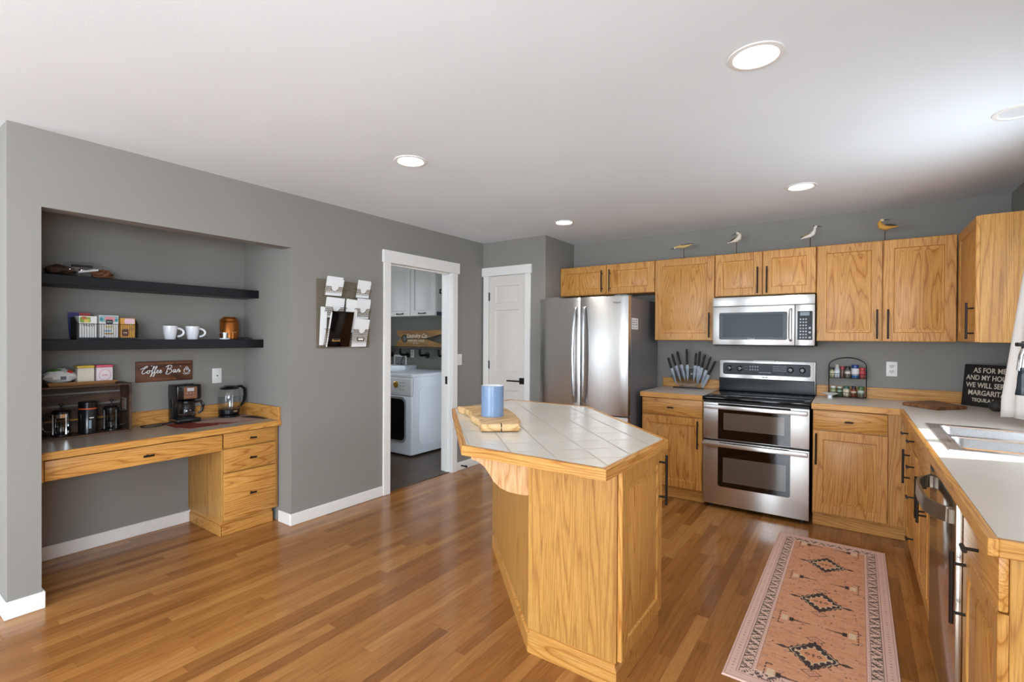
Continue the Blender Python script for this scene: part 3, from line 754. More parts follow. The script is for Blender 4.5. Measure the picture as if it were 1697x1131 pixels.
# live-edge board
t = thing('serving_board', 'thick live-edge wooden serving board on the island corner', 'board', (-1.66, 2.20, .914), 0)
wb = rough_wood('live_edge_wood', 'Y', '#b98a55', '#d3ab76', '#dfbd8d', .6, 9, .2)
top = [(-1.502, 1.911), (-1.355, 2.030), (-1.46, 2.19), (-1.61, 2.345), (-1.79, 2.50), (-2.02, 2.335), (-1.905, 2.275), (-1.80, 2.20), (-1.72, 2.10), (-1.60, 2.02)]
top = [(x+1.66, y-2.20) for x, y in top]
n = len(top); fine = []
for i in range(n):
    a, b = Vector(top[i]), Vector(top[(i+1) % n])
    for k in range(5):
        p = a.lerp(b, k/5); j = 0 if k == 0 or i in (0,) else random.uniform(-.004, .004); fine.append((p.x+j, p.y+j))
def grow(poly, f): 
    c = Vector((sum(p[0] for p in poly)/len(poly), sum(p[1] for p in poly)/len(poly))); return [tuple(c+(Vector(p)-c)*f) for p in poly]
m = MB(); m.loft([[(*p, 0) for p in grow(fine, .97)], [(*p, .006) for p in grow(fine, 1.01)], [(*p, .022) for p in grow(fine, 1.03)], [(*p, .034) for p in grow(fine, 1.0)], [(*p, .038) for p in grow(fine, .985)]])
m.build('slab', wb, t)
m = MB(); pa = Vector(top[0]).lerp(Vector(top[1]), .52)
m.box(-.0025, .0025, -.0075, .04, .003, .0385); m.build('crack', plain('#3a2a1c', .9), t, (pa.x+.002, pa.y-.0, 0), (0, 0, math.radians(39)))
def mug(name, label, loc, r, h, mat, inner, rotz, group=None, taper=1.0, hs=1.0, lower=None):
    t = thing(name, label, 'mug', loc, rotz, group)
    m = MB(); m.lathe([(r*taper*.96, 0), (r*taper, .003), (r*(taper+.5*(1-taper)), h*.4), (r, h*.9), (r, h-.001), (r-.0012, h)], (0, 0, 0), 32, True); m.build('cup', mat, t)
    m = MB(); m.lathe([(r-.0012, h), (r-.004, h-.003), (r*taper-.004, .006), (.001, .006)], (0, 0, 0), 32, False, True); m.build('inside', inner, t)
    m = MB(); pts = [(r*.96+hs*.028*math.sin(a)*1.15, 0, h*.52+h*.30*math.cos(a)) for a in [PI*k/10 for k in range(11)]]
    m.tube(pts, .005, 8, flat=1.4); m.build('handle', mat, t)
    return t
mug('mug', 'tall glossy blue mug with white inside on the serving board', (-1.618, 2.158, .952), .062, .168, plain('#7389a8', .25, name='blue_glaze'), M_PORC, math.radians(153), hs=.9)

# ------------------------------------------------------------------ rug (pattern woven into the pile colour)
def rug():
    nx, ny, Wd, Ln = 200, 560, .60, 1.83
    xs = np.linspace(-Wd/2, Wd/2, nx+1); ys = np.linspace(0, Ln, ny+1)
    cxs = (xs[:-1]+xs[1:])/2; cys = (ys[:-1]+ys[1:])/2
    X, Y = np.meshgrid(cxs, cys); rng = np.random.default_rng(3)
    salmon = np.array(lin('#d89a74')[:3]); deep = np.array(lin('#c67f5a')[:3]); pink = np.array(lin('#dfbbab')[:3]); cream = np.array(lin('#e0c8a8')[:3]); char = np.array(lin('#3c3637')[:3]); mauve = np.array(lin('#a97c74')[:3])
    def blur(a, k, ax):
        ker = np.ones(k)/k; return np.apply_along_axis(lambda v: np.convolve(v, ker, 'same'), ax, a)
    n1 = blur(rng.random(X.shape), 14, 1); n1 = (n1-n1.mean())/n1.std(); n2 = blur(blur(rng.random(X.shape), 60, 0), 40, 1); n2 = (n2-n2.mean())/n2.std()
    C = salmon[None, None]*np.ones(X.shape+(3,))
    def put(mask, col, a=1.0):
        mk = (mask*a)[..., None] if mask.dtype != bool else (mask.astype(float)*a)[..., None]
        C[:] = C*(1-mk)+col*mk
    put(np.clip(.25*n2, 0, .8), deep); put(np.clip(-.22*n2, 0, .7), cream)
    ex = Wd/2-np.abs(X); ey = np.minimum(Y, Ln-Y); e = np.minimum(ex, ey)
    along = np.where(ex < ey, Y, X)
    put(np.clip(.16*n1+.05, 0, .5), cream); put(np.clip(-.16*n1, 0, .45), deep); n3 = blur(rng.random(X.shape), 9, 0); n3 = (n3-n3.mean())/n3.std(); put(np.clip(.10*n3, 0, .3), pink)
    # small scattered motifs
    for k in range(420):
        x0, y0 = rng.uniform(-.19, .19), rng.uniform(.12, Ln-.12); s0 = rng.uniform(.002, .0065); ar = rng.uniform(.6, 1.6)
        d = np.abs(X-x0)/s0+np.abs(Y-y0)/(s0*ar)
        put((d < 1) & (d > .25), char if rng.random() < .5 else mauve, .75)
    for x0 in (-.10, .10, -.17, .17):
        for y0 in np.arange(.15, Ln-.1, .085):
            d = np.abs(X-x0)/.014+np.abs(Y-y0)/.012; put((d < 1) & (d > .55), mauve, .7)
    # borders
    put(e < .112, pink); put((e > .010) & (e < .0125), mauve, .7); put((e > .045) & (e < .048), mauve, .8)
    f = np.modf(along/.0235)[0]; g = np.modf(along/.047+.25)[0]
    put((e > .024) & (e < .032) & (f > .35) & (f < .55), mauve, .9)
    band = (e > .056) & (e < .098)
    put(band, pink*.80+cream*.2)
    s1 = (e-.077)/.021
    ph = along/.047*2*np.pi
    mot = (np.sin(ph+2.2*np.sign(np.sin(ph/2))*s1)+.75*np.sin(2*ph-5*s1)+.4*np.sin(3*ph+6*s1) > .10) & (np.abs(s1) < .95)
    put(band & mot, char, .88)
    br = blur(blur(rng.random(X.shape), 3, 0), 3, 1) > .58
    put(band & br, pink, .35)
    put((e > .054) & (e < .057), char, .7); put((e > .097) & (e < .0995), char, .6)
    put((e > .103) & (e < .106) & (f > .3) & (f < .6), mauve, .8); put((e > .112) & (e < .114), mauve, .7)
    # medallions
    for yc in (.352, .885, 1.407):
        yl = np.abs(Y-yc); xl = np.abs(X); 
        wav = .10*np.sign(np.sin(xl*180))*.35+.10*np.sin(yl*150)*.3
        d = (np.round(xl/.0035)*.0035)/.108+(np.round(yl/.005)*.005)/.120+.10*np.sin(xl*150)*np.sin(yl*130)
        put(d < 1.0, char, .95); put(d < .64, cream, .9); put(d < .56, salmon)
        put((d > .78) & (d < .89) & (np.sin(xl*230+yl*170) > .55), cream, .8)
        q = np.abs(xl-.022)/.012+yl/.013; put((q < 1) & (q > .45), char, .8)
        q = xl/.007+yl/.018; put(q < 1, char, .7)
        for s_ in (-1, 1):
            q = np.abs(X)/.04+np.abs(Y-yc-s_*.135)/.030; put((q < 1) & (q > .80), char, .75); put((q < .45) & (q > .3), mauve)
            q = np.abs(X-s_*.118)/.028+np.abs(Y-yc)/.012; put(q < 1, char, .9)
    for yc in (.12, .617, 1.147, 1.69):
        for s_ in (-1, 1):
            xx = (X*s_); 
            put((xx > .03) & (xx < .115) & (np.abs(Y-yc) < .0035+.006*np.clip((xx-.06)/.05, 0, 1)), char, .85)
            put((xx > .10) & (xx < .118) & (np.abs(Y-yc) < .018), char, .9); put((xx > .122) & (xx < .15) & (np.abs(Y-yc) < .026), cream, .85)
            put((xx > .155) & (xx < .162) & (np.abs(Y-yc) < .065) & (np.sin(Y*260) > -.5), char, .8)
            put((xx > .135) & (xx < .158) & (np.abs(np.abs(Y-yc)-.062) < .004), char, .8)
    # worn streaks
    C = np.clip(C, 0, 1)
    me = bpy.data.meshes.new('rug')
    h = .007
    VX, VY = np.meshgrid(xs, ys); nv = VX.size
    edge = (np.minimum(Wd/2-np.abs(VX), np.minimum(VY, Ln-VY)) < 1e-6)
    VZ = np.where(edge, .001, h)
    V = np.stack([VX, VY, VZ], -1).reshape(-1, 3)
    idx = np.arange(nv).reshape(ny+1, nx+1)
    Fq = np.stack([idx[:-1, :-1], idx[:-1, 1:], idx[1:, 1:], idx[1:, :-1]], -1).reshape(-1, 4)
    me.from_pydata(V.tolist(), [], Fq.tolist())
    ca = me.color_attributes.new('col', 'FLOAT_COLOR', 'CORNER')
    cc = np.ones((Fq.shape[0], 4, 4), np.float32); cc[..., :3] = C.reshape(-1, 3)[:, None, :]
    ca.data.foreach_set('color', cc.ravel())
    me.materials.append(vcol_mat('rug_pile', .95, .1, .4))
    o = bpy.data.objects.new('runner_rug', me); COL.objects.link(o); o.location = (-.133, 2.155, 0); o.rotation_euler = (0, 0, math.radians(-.4))
    tag(o, 'salmon and pink runner rug with dark medallions on the floor by the sink', 'rug')
rug()

# ------------------------------------------------------------------ coffee alcove: desk
XD = -3.475
t = thing('desk_countertop', 'taupe laminate desk top with oak edge across the coffee alcove', 'countertop', (XD, YN0, .722), PI/2)
w = YN1-YN0
MB().box(.001, w-.001, .02, XD-XN-.001, 0, .039).build('top', M_DLAM, t, smooth=False)
MB().box(.001, w-.001, 0, .02, 0, .039, .002, 1).build('front_edge', OAKX, t)
MB().box(.001, w-.021, XD-XN-.021, XD-XN-.001, .039, .136, .002, 1).build('backsplash', OAKX, t)
MB().box(w-.021, w-.001, .01, XD-XN-.001, .039, .136, .002, 1).build('side_splash', OAKY, t)
XDF = XD-.022
t = thing('desk_apron_cabinet', 'long shallow oak pencil-drawer cabinet hung under the desk top', 'cabinet', (XDF, YN0, .6), PI/2)
m = MB(); m.box(.001, .945, .02, .40, .003, .121, .001, 1); m.box(.001, .04, .005, .03, .0, .121, .001, 1); m.build('box', OAKX, t)
MB().box(.042, .942, 0, .02, .004, .113, .004, 2).build('drawer_front', OAKX, t)
t_knob(t, .505, .058, w=.055)
t = thing('drawer_cabinet', 'oak three-drawer pedestal at the right end of the desk', 'cabinet', (XDF, 1.606, 0), PI/2)
w = YN1-.012-1.606
MB().box(0, w+.006, .0195, XDF-XN-.002, .108, .72, .0015, 1).build('body', OAKP, t)
m = MB(); m.box(.012, w-.02, .055, XDF-XN-.002, 0, .108); m.box(.005, w-.015, .046, .058, 0, .075, .003, 1); m.box(.003, .014, .046, XDF-XN-.002, 0, .075, .003, 1); m.build('toe_kick', OAKX, t)
for (a, b) in ((.617, .716), (.446, .607), (.115, .438)): drawer(t, .006, .376, a, b, kw=.045)
# shelves
for nm, x1, z0, z1, lab in (('floating_shelf', -3.80, 1.683, 1.743, 'thick black floating shelf in the alcove, upper of the two'), ('floating_shelf', -3.73, 1.298, 1.361, 'thick black floating shelf in the alcove, lower of the two')):
    tag(MB().box(XN+.0005, x1, YN0+.001, YN1-.001, z0, z1, .002, 1).build(nm, M_SHELF), lab, 'shelf', 'black floating shelves')
ZS1, ZS2, ZDK = 1.361, 1.743, .761
# crate
t = thing('wooden_crate', 'dark brown wooden crate on its side on the desk, holding the coffee presses', 'crate', (-3.945, .935, ZDK), 0)
CW = rough_wood('crate_walnut_stain', 'Y', '#33241a', '#4d382a', '#5f4636', .6, 6, .1)
x0, x1, y0, y1, hz = -.074, .095, -.265, .262, .316
MB().box(x0, x1, y0, y1, 0, .012, .002, 1).build('bottom_panel', CW, t)
MB().box(x0, x1, y0, y1, hz-.012, hz, .002, 1).build('top_panel', CW, t)
MB().box(x0, x1, y0, y0+.014, .012, hz-.012, .002, 1).build('side_panel', CW, t)
m = MB(); m.box(x0, x1, y1-.014, y1, .012, .125); m.box(x0, x1, y1-.014, y1, .215, hz-.012); m.box(x0, -.035, y1-.014, y1, .125, .215); m.box(.045, x1, y1-.014, y1, .125, .215)
m.build('side_panel', CW, t)
m = MB()
for (a, b) in ((.015, .085), (.098, .175), (.188, .25), (.262, .30)): m.box(x0+.001, x0+.010, y0+.014, y1-.014, a, b)
m.build('back_slat', CW, t)
def press(label, loc, rotz, frame, r=.042, h=.135, dome=False):
    t = thing('french_press', label, 'french press', loc, rotz, 'coffee presses in the crate')
    MB().lathe([(r+.006, 0), (r+.006, .012), (r-.004, .016)], (0, 0, 0), 24, True, True).build('base', M_BPLAST, t)
    MB().lathe([(r-.002, .016), (r-.002, h)], (0, 0, 0), 28).build('beaker', GLASSD, t)
    m = MB(); m.lathe([(r, h-.022), (r+.001, h-.01), (r+.001, h)], (0, 0, 0), 28)
    for a in (.6, 2.2, 3.8, 5.4): m.box((r)*math.cos(a)-.003, r*math.cos(a)+.003, r*math.sin(a)-.003, r*math.sin(a)+.003, .01, h)
    m.build('frame', frame, t)
    m = MB(); m.lathe([(r+.003, h), (r+.003, h+.012), (r-.008, h+.024), (.004, h+.026), (.004, h+.048), (.011, h+.052), (.011, h+.060), (.001, h+.064)], (0, 0, 0), 24, True, True); m.build('lid', M_BPLAST, t)
    m = MB(); m.lathe([(r-.005, .030), (r-.005, .058), (.001, .06)], (0, 0, 0), 20, True, True); m.build('plunger', CHROME if not dome else M_BMATT, t)
    m = MB(); m.tube([(r, 0, h-.012), (r+.03, 0, h-.014), (r+.042, 0, h-.03), (r+.042, 0, h-.085), (r+.028, 0, h-.105), (r, 0, h-.108)], .007, 8); m.build('handle', M_BPLAST, t)
    return t
press('chrome framed glass french press at the left inside the crate', (-3.925, .862, ZDK+.012), math.radians(-105), CHROME)
press('black bodied french press at the right inside the crate', (-3.93, 1.112, ZDK+.012), math.radians(70), M_BPLAST, dome=True)
t = thing('vacuum_flask', 'black vacuum flask with an orange ring in the middle of the crate', 'flask', (-3.905, .985, ZDK+.012), 0)
MB().lathe([(.044, 0), (.047, .004), (.047, .150), (.045, .153)], (0, 0, 0), 32, True, True).build('body', M_BPLAST, t)
MB().lathe([(.0455, .153), (.0455, .160)], (0, 0, 0), 32, True, True).build('ring', plain('#d9552a', .4), t)
MB().lathe([(.047, .160), (.047, .195), (.042, .20), (.001, .20)], (0, 0, 0), 32, True, True).build('cup_lid', M_BPLAST, t)
MB().box(.0462, .0478, -.004, .018, .098, .103).build('mark', M_PAPER, t); MB().box(.0462, .0478, -.006, .006, .035, .085).build('mark', plain('#8b99a6', .5), t)
# tray with tins
ZCR = ZDK+.316
t = thing('serving_tray', 'shallow light wooden tray on top of the crate', 'tray', (-3.935, .955, ZCR), 0)
TW = rough_wood('acacia_tray_wood', 'Y', '#6d4a2c', '#8f6740', '#a67c50', .55, 7, .12)
m = MB(); m.loft([[(x*sx_, y*sy_, z) for x, y in ((-1, -1), (1, -1), (1, 1), (-1, 1))] for sx_, sy_, z in ((.065, .155, 0), (.08, .17, .024), (.076, .166, .024), (.062, .152, .008))], True, True); m.build('body', TW, t)
for lab, y, c, lidc, nm in (('cream tea tin with a yellow lid on the tray', .972, '#d8d0bd', '#d8b43c', 0), ('pale pink tea tin with a pink lid on the tray', 1.066, '#e3d3d8', '#d9566f', 1)):
    t = thing('tea_tin', lab, 'tin', (-3.925, y, ZCR+.008), 0, 'tea tins on the tray')
    MB().box(-.04, .04, -.0415, .0415, 0, .098, .004, 2).build('body', plain(c, .35), t)
    MB().box(-.041, .041, -.0425, .0425, .098, .113, .004, 2).build('lid', plain(lidc, .3), t)
    if nm:
        m = MB(); m.tube([(.0405, .03*math.cos(a), .05+.034*math.sin(a)) for a in [2*PI*k/24 for k in range(24)]], .0012, 5, closed=True)
        m.box(.040, .0408, -.014, .014, .046, .052); m.build('label_print', plain('#c98a9a', .5), t)
t = thing('snack_bag', 'white paper-wrapped pack with green and red print at the tray left end', 'bag', (-3.93, .855, ZCR+.010), 0)
m = MB(); loops = []
for i in range(9):
    s_ = i/8; yy = -.075+.15*s_; hh = .012+.085*math.sin(PI*min(max(s_, .03), .97))**.6; wx = .035+.012*math.sin(PI*s_)
    loops.append([(wx*math.cos(a)*(1+.12*math.sin(5*a+i)), yy+.004*math.sin(3*a+i*2), (.012+.085)*.5+hh*math.sin(a)*.5*(1+.1*math.sin(4*a+i*1.7))) for a in [2*PI*k/18 for k in range(18)]])
m.loft(loops); m.build('wrapper', plain('#d7d7d6', .35), t, angle=25)
m = MB(); m.ball((.012, -.02, .084), (.022, .036, .010), 14, 6); m.build('green_print', plain('#4d7a34', .5), t)
m = MB(); m.ball((.02, .042, .074), (.02, .02, .012), 12, 6); m.build('red_print', plain('#c23a2a', .5), t)
m = MB(); m.box(.042, .0505, -.003, .022, .03, .05); m.build('barcode', plain('#5a5f66', .6), t)
# coffee bar sign
t = thing('coffee_sign', 'brown wooden Coffee Bar sign hanging on the alcove wall', 'sign', (XN+.0005, 1.4535, 1.133), PI/2)
SW = rough_wood('sign_walnut', 'X', '#43281a', '#633c27', '#744a33', .6, 7, .1)
MB().box(-.1785, .1785, -.013, 0, -.0725, .0725, .004, 2).build('board', SW, t)
def strokes(parent, name, curves, mat, r, loc, sc, y=-.0145, slant=.0):
    m = MB()
    for c in curves:
        P = [Vector((p[0]+slant*p[1], 0, p[1])) for p in c]
        if len(P) == 1: m.ball((loc[0]+P[0].x*sc, y, loc[1]+P[0].z*sc), (r*1.6, .001, r*1.6), 8, 6); continue
        # catmull-rom
        Q = [P[0]]+P+[P[-1]]; out = []
        for i in range(1, len(Q)-2):
            for k in range(6):
                s_ = k/6; a, b, c_, d_ = Q[i-1], Q[i], Q[i+1], Q[i+2]
                out.append(.5*((2*b)+(c_-a)*s_+(2*a-5*b+4*c_-d_)*s_*s_+(3*b-a-3*c_+d_)*s_**3))
        out.append(P[-1])
        m.tube([(loc[0]+p.x*sc, y, loc[1]+p.z*sc) for p in out], r, 6)
    return m.build(name, mat, parent)
CUR = [
 [(-.1, .75), (.35, .95), (.75, 1.25), (.85, 1.05), (.62, .95), (.3, .6), (.18, .15), (.35, -.05), (.65, .1), (.9, .35)],                    # C
 [(1.18, .5), (.98, .4), (.92, .12), (1.08, .0), (1.28, .2), (1.2, .48), (1.38, .42), (1.5, .45)],                                       # o
 [(1.5, .3), (1.75, .7), (1.9, 1.1), (1.78, 1.15), (1.68, .7), (1.55, -.3), (1.45, -.55), (1.58, -.4), (1.7, .0), (1.88, .15)],           # f
 [(1.88, .15), (2.12, .7), (2.28, 1.1), (2.16, 1.15), (2.06, .7), (1.93, -.3), (1.83, -.55), (1.96, -.4), (2.08, .0), (2.25, .15)],       # f
 [(2.25, .15), (2.5, .3), (2.52, .48), (2.38, .46), (2.32, .15), (2.48, .0), (2.7, .15)],
 [(2.7, .15), (2.92, .3), (2.94, .48), (2.8, .46), (2.74, .15), (2.9, .0), (3.1, .22)],
 [(4.0, 1.2), (3.88, .6), (3.75, .0)], [(3.6, .95), (3.95, 1.25), (4.45, 1.2), (4.4, .8), (3.95, .62), (4.4, .55), (4.55, .2), (4.2, -.2), (3.8, -.22), (3.72, .0), (3.95, .12)],
 [(5.15, .42), (4.9, .48), (4.78, .15), (4.92, .0), (5.1, .25), (5.18, .45), (5.12, .1), (5.25, .0), (5.4, .15)],
 [(5.4, .15), (5.55, .5), (5.72, .44), (5.68, .2), (5.75, .0), (5.95, .25)],
]
strokes(t, 'lettering', CUR, M_PAPER, .0027, (-.151, -.012), .0415, slant=.10)
m = MB()
m.ball((-.085, -.0145, .040), (.0035, .001, .0035), 8, 6); m.ball((.096, -.0145, .031), (.0035, .001, .0035), 8, 6); m.build('dot', M_PAPER, t)
cup = [[(-.6, .3), (-.5, -.2), (-.2, -.5), (.25, -.5), (.5, -.2), (.6, .3), (-.6, .3)], [(.58, .15), (.85, .2), (.8, -.15), (.48, -.2)], [(-.8, -.55), (-.4, -.75), (.4, -.75), (.8, -.55)],
       [(-.5, .35), (-.35, .7), (0, .6), (.1, .4)], [(-.2, .7), (-.05, 1.1), (.25, .95), (.2, .65)], [(.1, .6), (.45, .75), (.5, .4)]]
strokes(t, 'cup_drawing', cup, M_PAPER, .0017, (.135, -.006), .029)
M_TAN = plain('#b0794a', .7, name='faded_print')
text('small_print', 'FRESH BREWED', .0115, M_TAN, t, (0, -.0135, .056), RX, space=1.3); text('small_print', 'FRESH FOOD | GOOD COFFEE', .0088, M_TAN, t, (-.005, -.0135, -.056), RX, space=1.2)
m = MB(); m.box(-.165, -.07, -.0138, -.013, .055, .0568); m.box(.07, .165, -.0138, -.013, .055, .0568); m.build('rule', M_TAN, t)
# wall plates
def plate(label, loc, rotz, kind):
    t = thing('wall_plate', label, 'wall plate', loc, rotz)
    MB().box(-.035, .035, -.006, 0, -.0575, .0575, .003, 2).build('cover', M_WPLAST, t)
    if kind == 'jack': MB().cyl((0, -.004, 0), (0, -.011, 0), .0048, n=12).build('jack', M_BLACKM, t)
    elif kind == 'switch': MB().box(-.017, .017, -.009, -.004, -.033, .033, .002, 1).build('rocker', plain('#dedbd6', .35), t)
    else:
        for z in (-.02, .02):
            b = MB().rect('xz', -.0085, -.0165, .0165, z-.0145, z+.0145, .004, .008).build('socket', plain('#cfccc6', .35), t)
            m = MB(); m.box(-.0085, -.0055, -.0092, -.008, z-.002, z+.009); m.box(.0055, .0085, -.0092, -.008, z-.002, z+.009); m.cyl((0, -.0092, z-.008), (0, -.008, z-.008), .0028, n=8); m.build('slot', M_BMATT, b)
    return t
plate('white cable jack plate on the alcove wall above the kettle', (XN+.0002, 1.8075, 1.078), PI/2, 'jack')
plate('white light switch plate between laundry doorway and pantry', (XL+.0002, 3.882, 1.155), PI/2, 'switch')
plate('white electrical outlet on the back wall between spice rack and sign', (.25, YB-.0002, 1.153), 0, 'outlet')
t = thing('door_stop', 'small black door stop on the baseboard beside the laundry doorway', 'door stop', (XL+BT, 3.905, .045), PI/2)
m = MB(); m.cyl((0, 0, 0), (0, -.06, 0), .007, n=10); m.build('rod', M_BLACKM, t); MB().cyl((0, -.06, 0), (0, -.075, 0), .012, n=12).build('tip', M_BLACKM, t)
# placemat
def vgrid(name, nx, ny, w, h, fcol, mat, thick=.002):
    xs = np.linspace(-w/2, w/2, nx+1); ys = np.linspace(-h/2, h/2, ny+1); me = bpy.data.meshes.new(name)
    VX, VY = np.meshgrid(xs, ys); V = np.stack([VX, VY, np.full(VX.shape, thick)], -1).reshape(-1, 3).tolist(); n0 = len(V)
    idx = np.arange(n0).reshape(ny+1, nx+1); F = np.stack([idx[:-1, :-1], idx[:-1, 1:], idx[1:, 1:], idx[1:, :-1]], -1).reshape(-1, 4).tolist()
    V += [(-w/2, -h/2, 0), (w/2, -h/2, 0), (w/2, h/2, 0), (-w/2, h/2, 0)]
    c = [int(idx[0, 0]), int(idx[0, -1]), int(idx[-1, -1]), int(idx[-1, 0])]
    rim = [list(idx[0, :]), list(idx[:, -1]), list(idx[-1, ::-1]), list(idx[::-1, 0])]
    for k in range(4): F.append([n0+k]+[n0+(k+1) % 4]+[int(v) for v in rim[k][::-1]])
    F.append([n0+3, n0+2, n0+1, n0])
    me.from_pydata(V, [], F); ca = me.color_attributes.new('col', 'FLOAT_COLOR', 'CORNER')
    cols = []
    for f in me.polygons:
        cc = f.center; col = fcol(cc[0], cc[1])
        for _ in f.loop_indices: cols += [col[0], col[1], col[2], 1.0]
    ca.data.foreach_set('color', cols); me.materials.append(mat)
    o = bpy.data.objects.new(name, me); COL.objects.link(o); return o
def matcol(x, y):   # x toward the room (+), y along the desk
    if y > .20 + .05*(x/.16) and x > -.05: return lin('#2d2c30')
    if (x-.10)**2*1.2+(y+.16)**2 < .013 or ((x+.02)**2+(y+.24)**2 < .012): return lin('#7d3428')
    if x > .09+.12*math.sin(y*9) and y > -.05: return lin('#7b4136')
    if (x-.03)**2+(y-.0)**2*.5 < .010: return lin('#b9988c')
    return lin('#ab8d84')
o = vgrid('drying_mat', 60, 110, .335, .585, matcol, vcol_mat('mat_fabric', .85, .2, .2)); o.location = (-3.795, 1.705, ZDK)
tag(o, 'dusty pink and rust drying mat on the desk under the coffee maker and kettle', 'mat')
ZM = ZDK+.002
# coffee maker
t = thing('coffee_maker', 'black drip coffee maker with copper control panel and glass carafe', 'coffee maker', (-3.945, 1.548, ZM), PI/2)
MB().box(-.078, .078, -.075, .085, 0, .030, .008, 3).build('base', M_BPLAST, t)
MB().box(-.078, .078, .02, .085, .028, .27, .010, 3).build('water_tank', M_BPLAST, t)
hd = MB().box(-.080, .082, -.070, .086, .165, .272, .012, 3).build('brew_head', M_BPLAST, t)
cpn = MB().box(-.035, .052, -.073, -.068, .172, .258, .003, 1).build('control_panel', plain('#8a5f48', .35, .5, name='copper_panel'), hd)
MB().box(-.014, .03, -.0745, -.072, .227, .25, .001, 1).build('display', plain('#b9bdc0', .3), cpn)
m = MB()
for i in range(3): m.ball((-.014+i*.021, -.0735, .211), (.005, .0025, .005), 10, 6)
m.box(-.028, .045, -.0745, -.072, .186, .190); m.build('button', CHROME, cpn)
MB().box(-.02, .035, -.062, -.02, .268, .278, .003, 1).build('lid_latch', M_BPLAST, hd)
MB().lathe([(.055, 0), (.055, .003), (.001, .0035)], (.005, -.02, .030), 24, True, True).build('warming_plate', M_BMATT, t)
cf = MB().lathe([(.045, .0), (.056, .012), (.060, .045), (.052, .080), (.044, .098), (.046, .108)], (.005, -.022, .035), 28, True).build('carafe', GLASS, t)
MB().lathe([(.047, .105), (.047, .118), (.030, .124), (.001, .124)], (.005, -.022, .035), 24, True, True).build('carafe_lid', M_BPLAST, cf)
MB().tube([(.05, -.03, .142), (.085, -.045, .148), (.10, -.05, .12), (.092, -.048, .075), (.07, -.04, .058)], [.008, .010, .011, .009, .006], 8).build('carafe_handle', M_BPLAST, cf)
MB().lathe([(.0575, .025), (.0585, .029)], (.005, -.022, .035), 28).build('carafe_band', CHROME, cf)
t2 = thing('power_cord', 'black power cord looped on the desk left of the coffee maker', 'cord', (-3.93, 1.40, ZDK), 0)
m = MB(); pts = [(-.06, .085, .006), (-.03, .04, .006), (.03, -.01, .006), (.05, -.07, .006), (.03, -.115, .006), (-.01, -.125, .006), (-.035, -.10, .006), (-.03, -.04, .006), (-.015, .02, .008), (-.015, .068, .008)]
out = []
Q = [Vector(p) for p in [pts[0]]+pts+[pts[-1]]]
for i in range(1, len(Q)-2):
    for k in range(6):
        s_ = k/6; a, b, c_, d_ = Q[i-1:i+3]; out.append(.5*((2*b)+(c_-a)*s_+(2*a-5*b+4*c_-d_)*s_*s_+(3*b-a-3*c_+d_)*s_**3))
m.tube(out, .0038, 6); m.build('cable', M_BMATT, t2)
# kettle
t = thing('electric_kettle', 'glass electric kettle with black base and handle in the alcove corner', 'kettle', (-3.945, 1.856, ZM), PI/2+.15)
MB().lathe([(.075, 0), (.075, .014), (.066, .020)], (0, 0, 0), 32, True, True).build('power_base', M_BPLAST, t)
MB().lathe([(.068, .021), (.075, .030), (.075, .058), (.072, .062)], (0, 0, 0), 32, True, True).build('heater_base', M_BPLAST, t)
MB().box(-.014, .014, -.077, -.073, .042, .052).build('badge', CHROME, t)
MB().lathe([(.073, .060), (.078, .09), (.078, .15), (.074, .19), (.064, .212), (.060, .218)], (0, 0, 0), 36).build('glass_body', GLASS, t)
MB().lathe([(.071, .063), (.076, .092), (.076, .150), (.001, .150)], (0, 0, 0), 32, True, True).build('water', thin_glass('kettle_water', (.93, .96, .98, 1), 0, .08), t)
MB().lathe([(.064, .214), (.066, .222), (.055, .234), (.03, .240), (.001, .240)], (0, 0, 0), 32, True, True).build('lid', M_BPLAST, t)
MB().tube([(.055, 0, .226), (.10, 0, .228), (.128, 0, .205), (.133, 0, .16), (.125, 0, .11), (.098, 0, .075), (.068, 0, .058)], [.012, .013, .014, .014, .013, .011, .009], 10, flat=.8).build('handle', M_BPLAST, t)
# ---- lower shelf items
mug('mug', 'white porcelain mug on the lower shelf, left of the pair', (-3.85, 1.418, ZS1), .0435, .094, M_PORC, M_PORC, PI/2-.25, 'white mugs on the shelf', .74, 1.15)
mug('mug', 'white porcelain mug on the lower shelf, right of the pair', (-3.862, 1.563, ZS1), .0435, .094, M_PORC, M_PORC, PI/2-.25, 'white mugs on the shelf', .74, 1.15)
t = thing('canister', 'copper coloured metal canister at the right end of the lower shelf', 'canister', (-3.915, 1.842, ZS1), 0)
COP = plain('#a8652f', .28, .85, name='copper_metal')
MB().lathe([(.062, 0), (.066, .004), (.066, .125), (.060, .135)], (0, 0, 0), 36, True, True).build('body', COP, t)
MB().lathe([(.060, .135), (.063, .140), (.058, .158), (.046, .166), (.044, .172), (.001, .172)], (0, 0, 0), 32, True, True).build('lid', COP, t)
m = MB(); m.tube([(0, -.064, .128), (0, -.074, .135), (0, -.070, .145), (0, -.06, .14)], .003, 6); m.build('clasp', COP, t)
m = MB(); 
for i in range(5): m.box(.0655, .0668, -.028+i*.011, -.022+i*.011, .052, .056)
m.build('print', plain('#d9a36a', .5), t)
t = thing('drip_filter', 'small steel drip coffee filter standing on a white saucer', 'coffee filter', (-3.79, 1.752, ZS1), 0)
MB().lathe([(.03, 0), (.036, .006), (.037, .010), (.03, .009), (.001, .008)], (0, 0, 0), 28, True, True).build('saucer', M_PORC, t)
MB().lathe([(.018, .009), (.019, .046), (.028, .048), (.028, .050), (.018, .051), (.001, .051)], (0, 0, 0), 24, True, True).build('cup', CHROME, t)
MB().tube([(0, -.02, .049), (0, -.045, .050)], .003, 6).build('grip', CHROME, t)
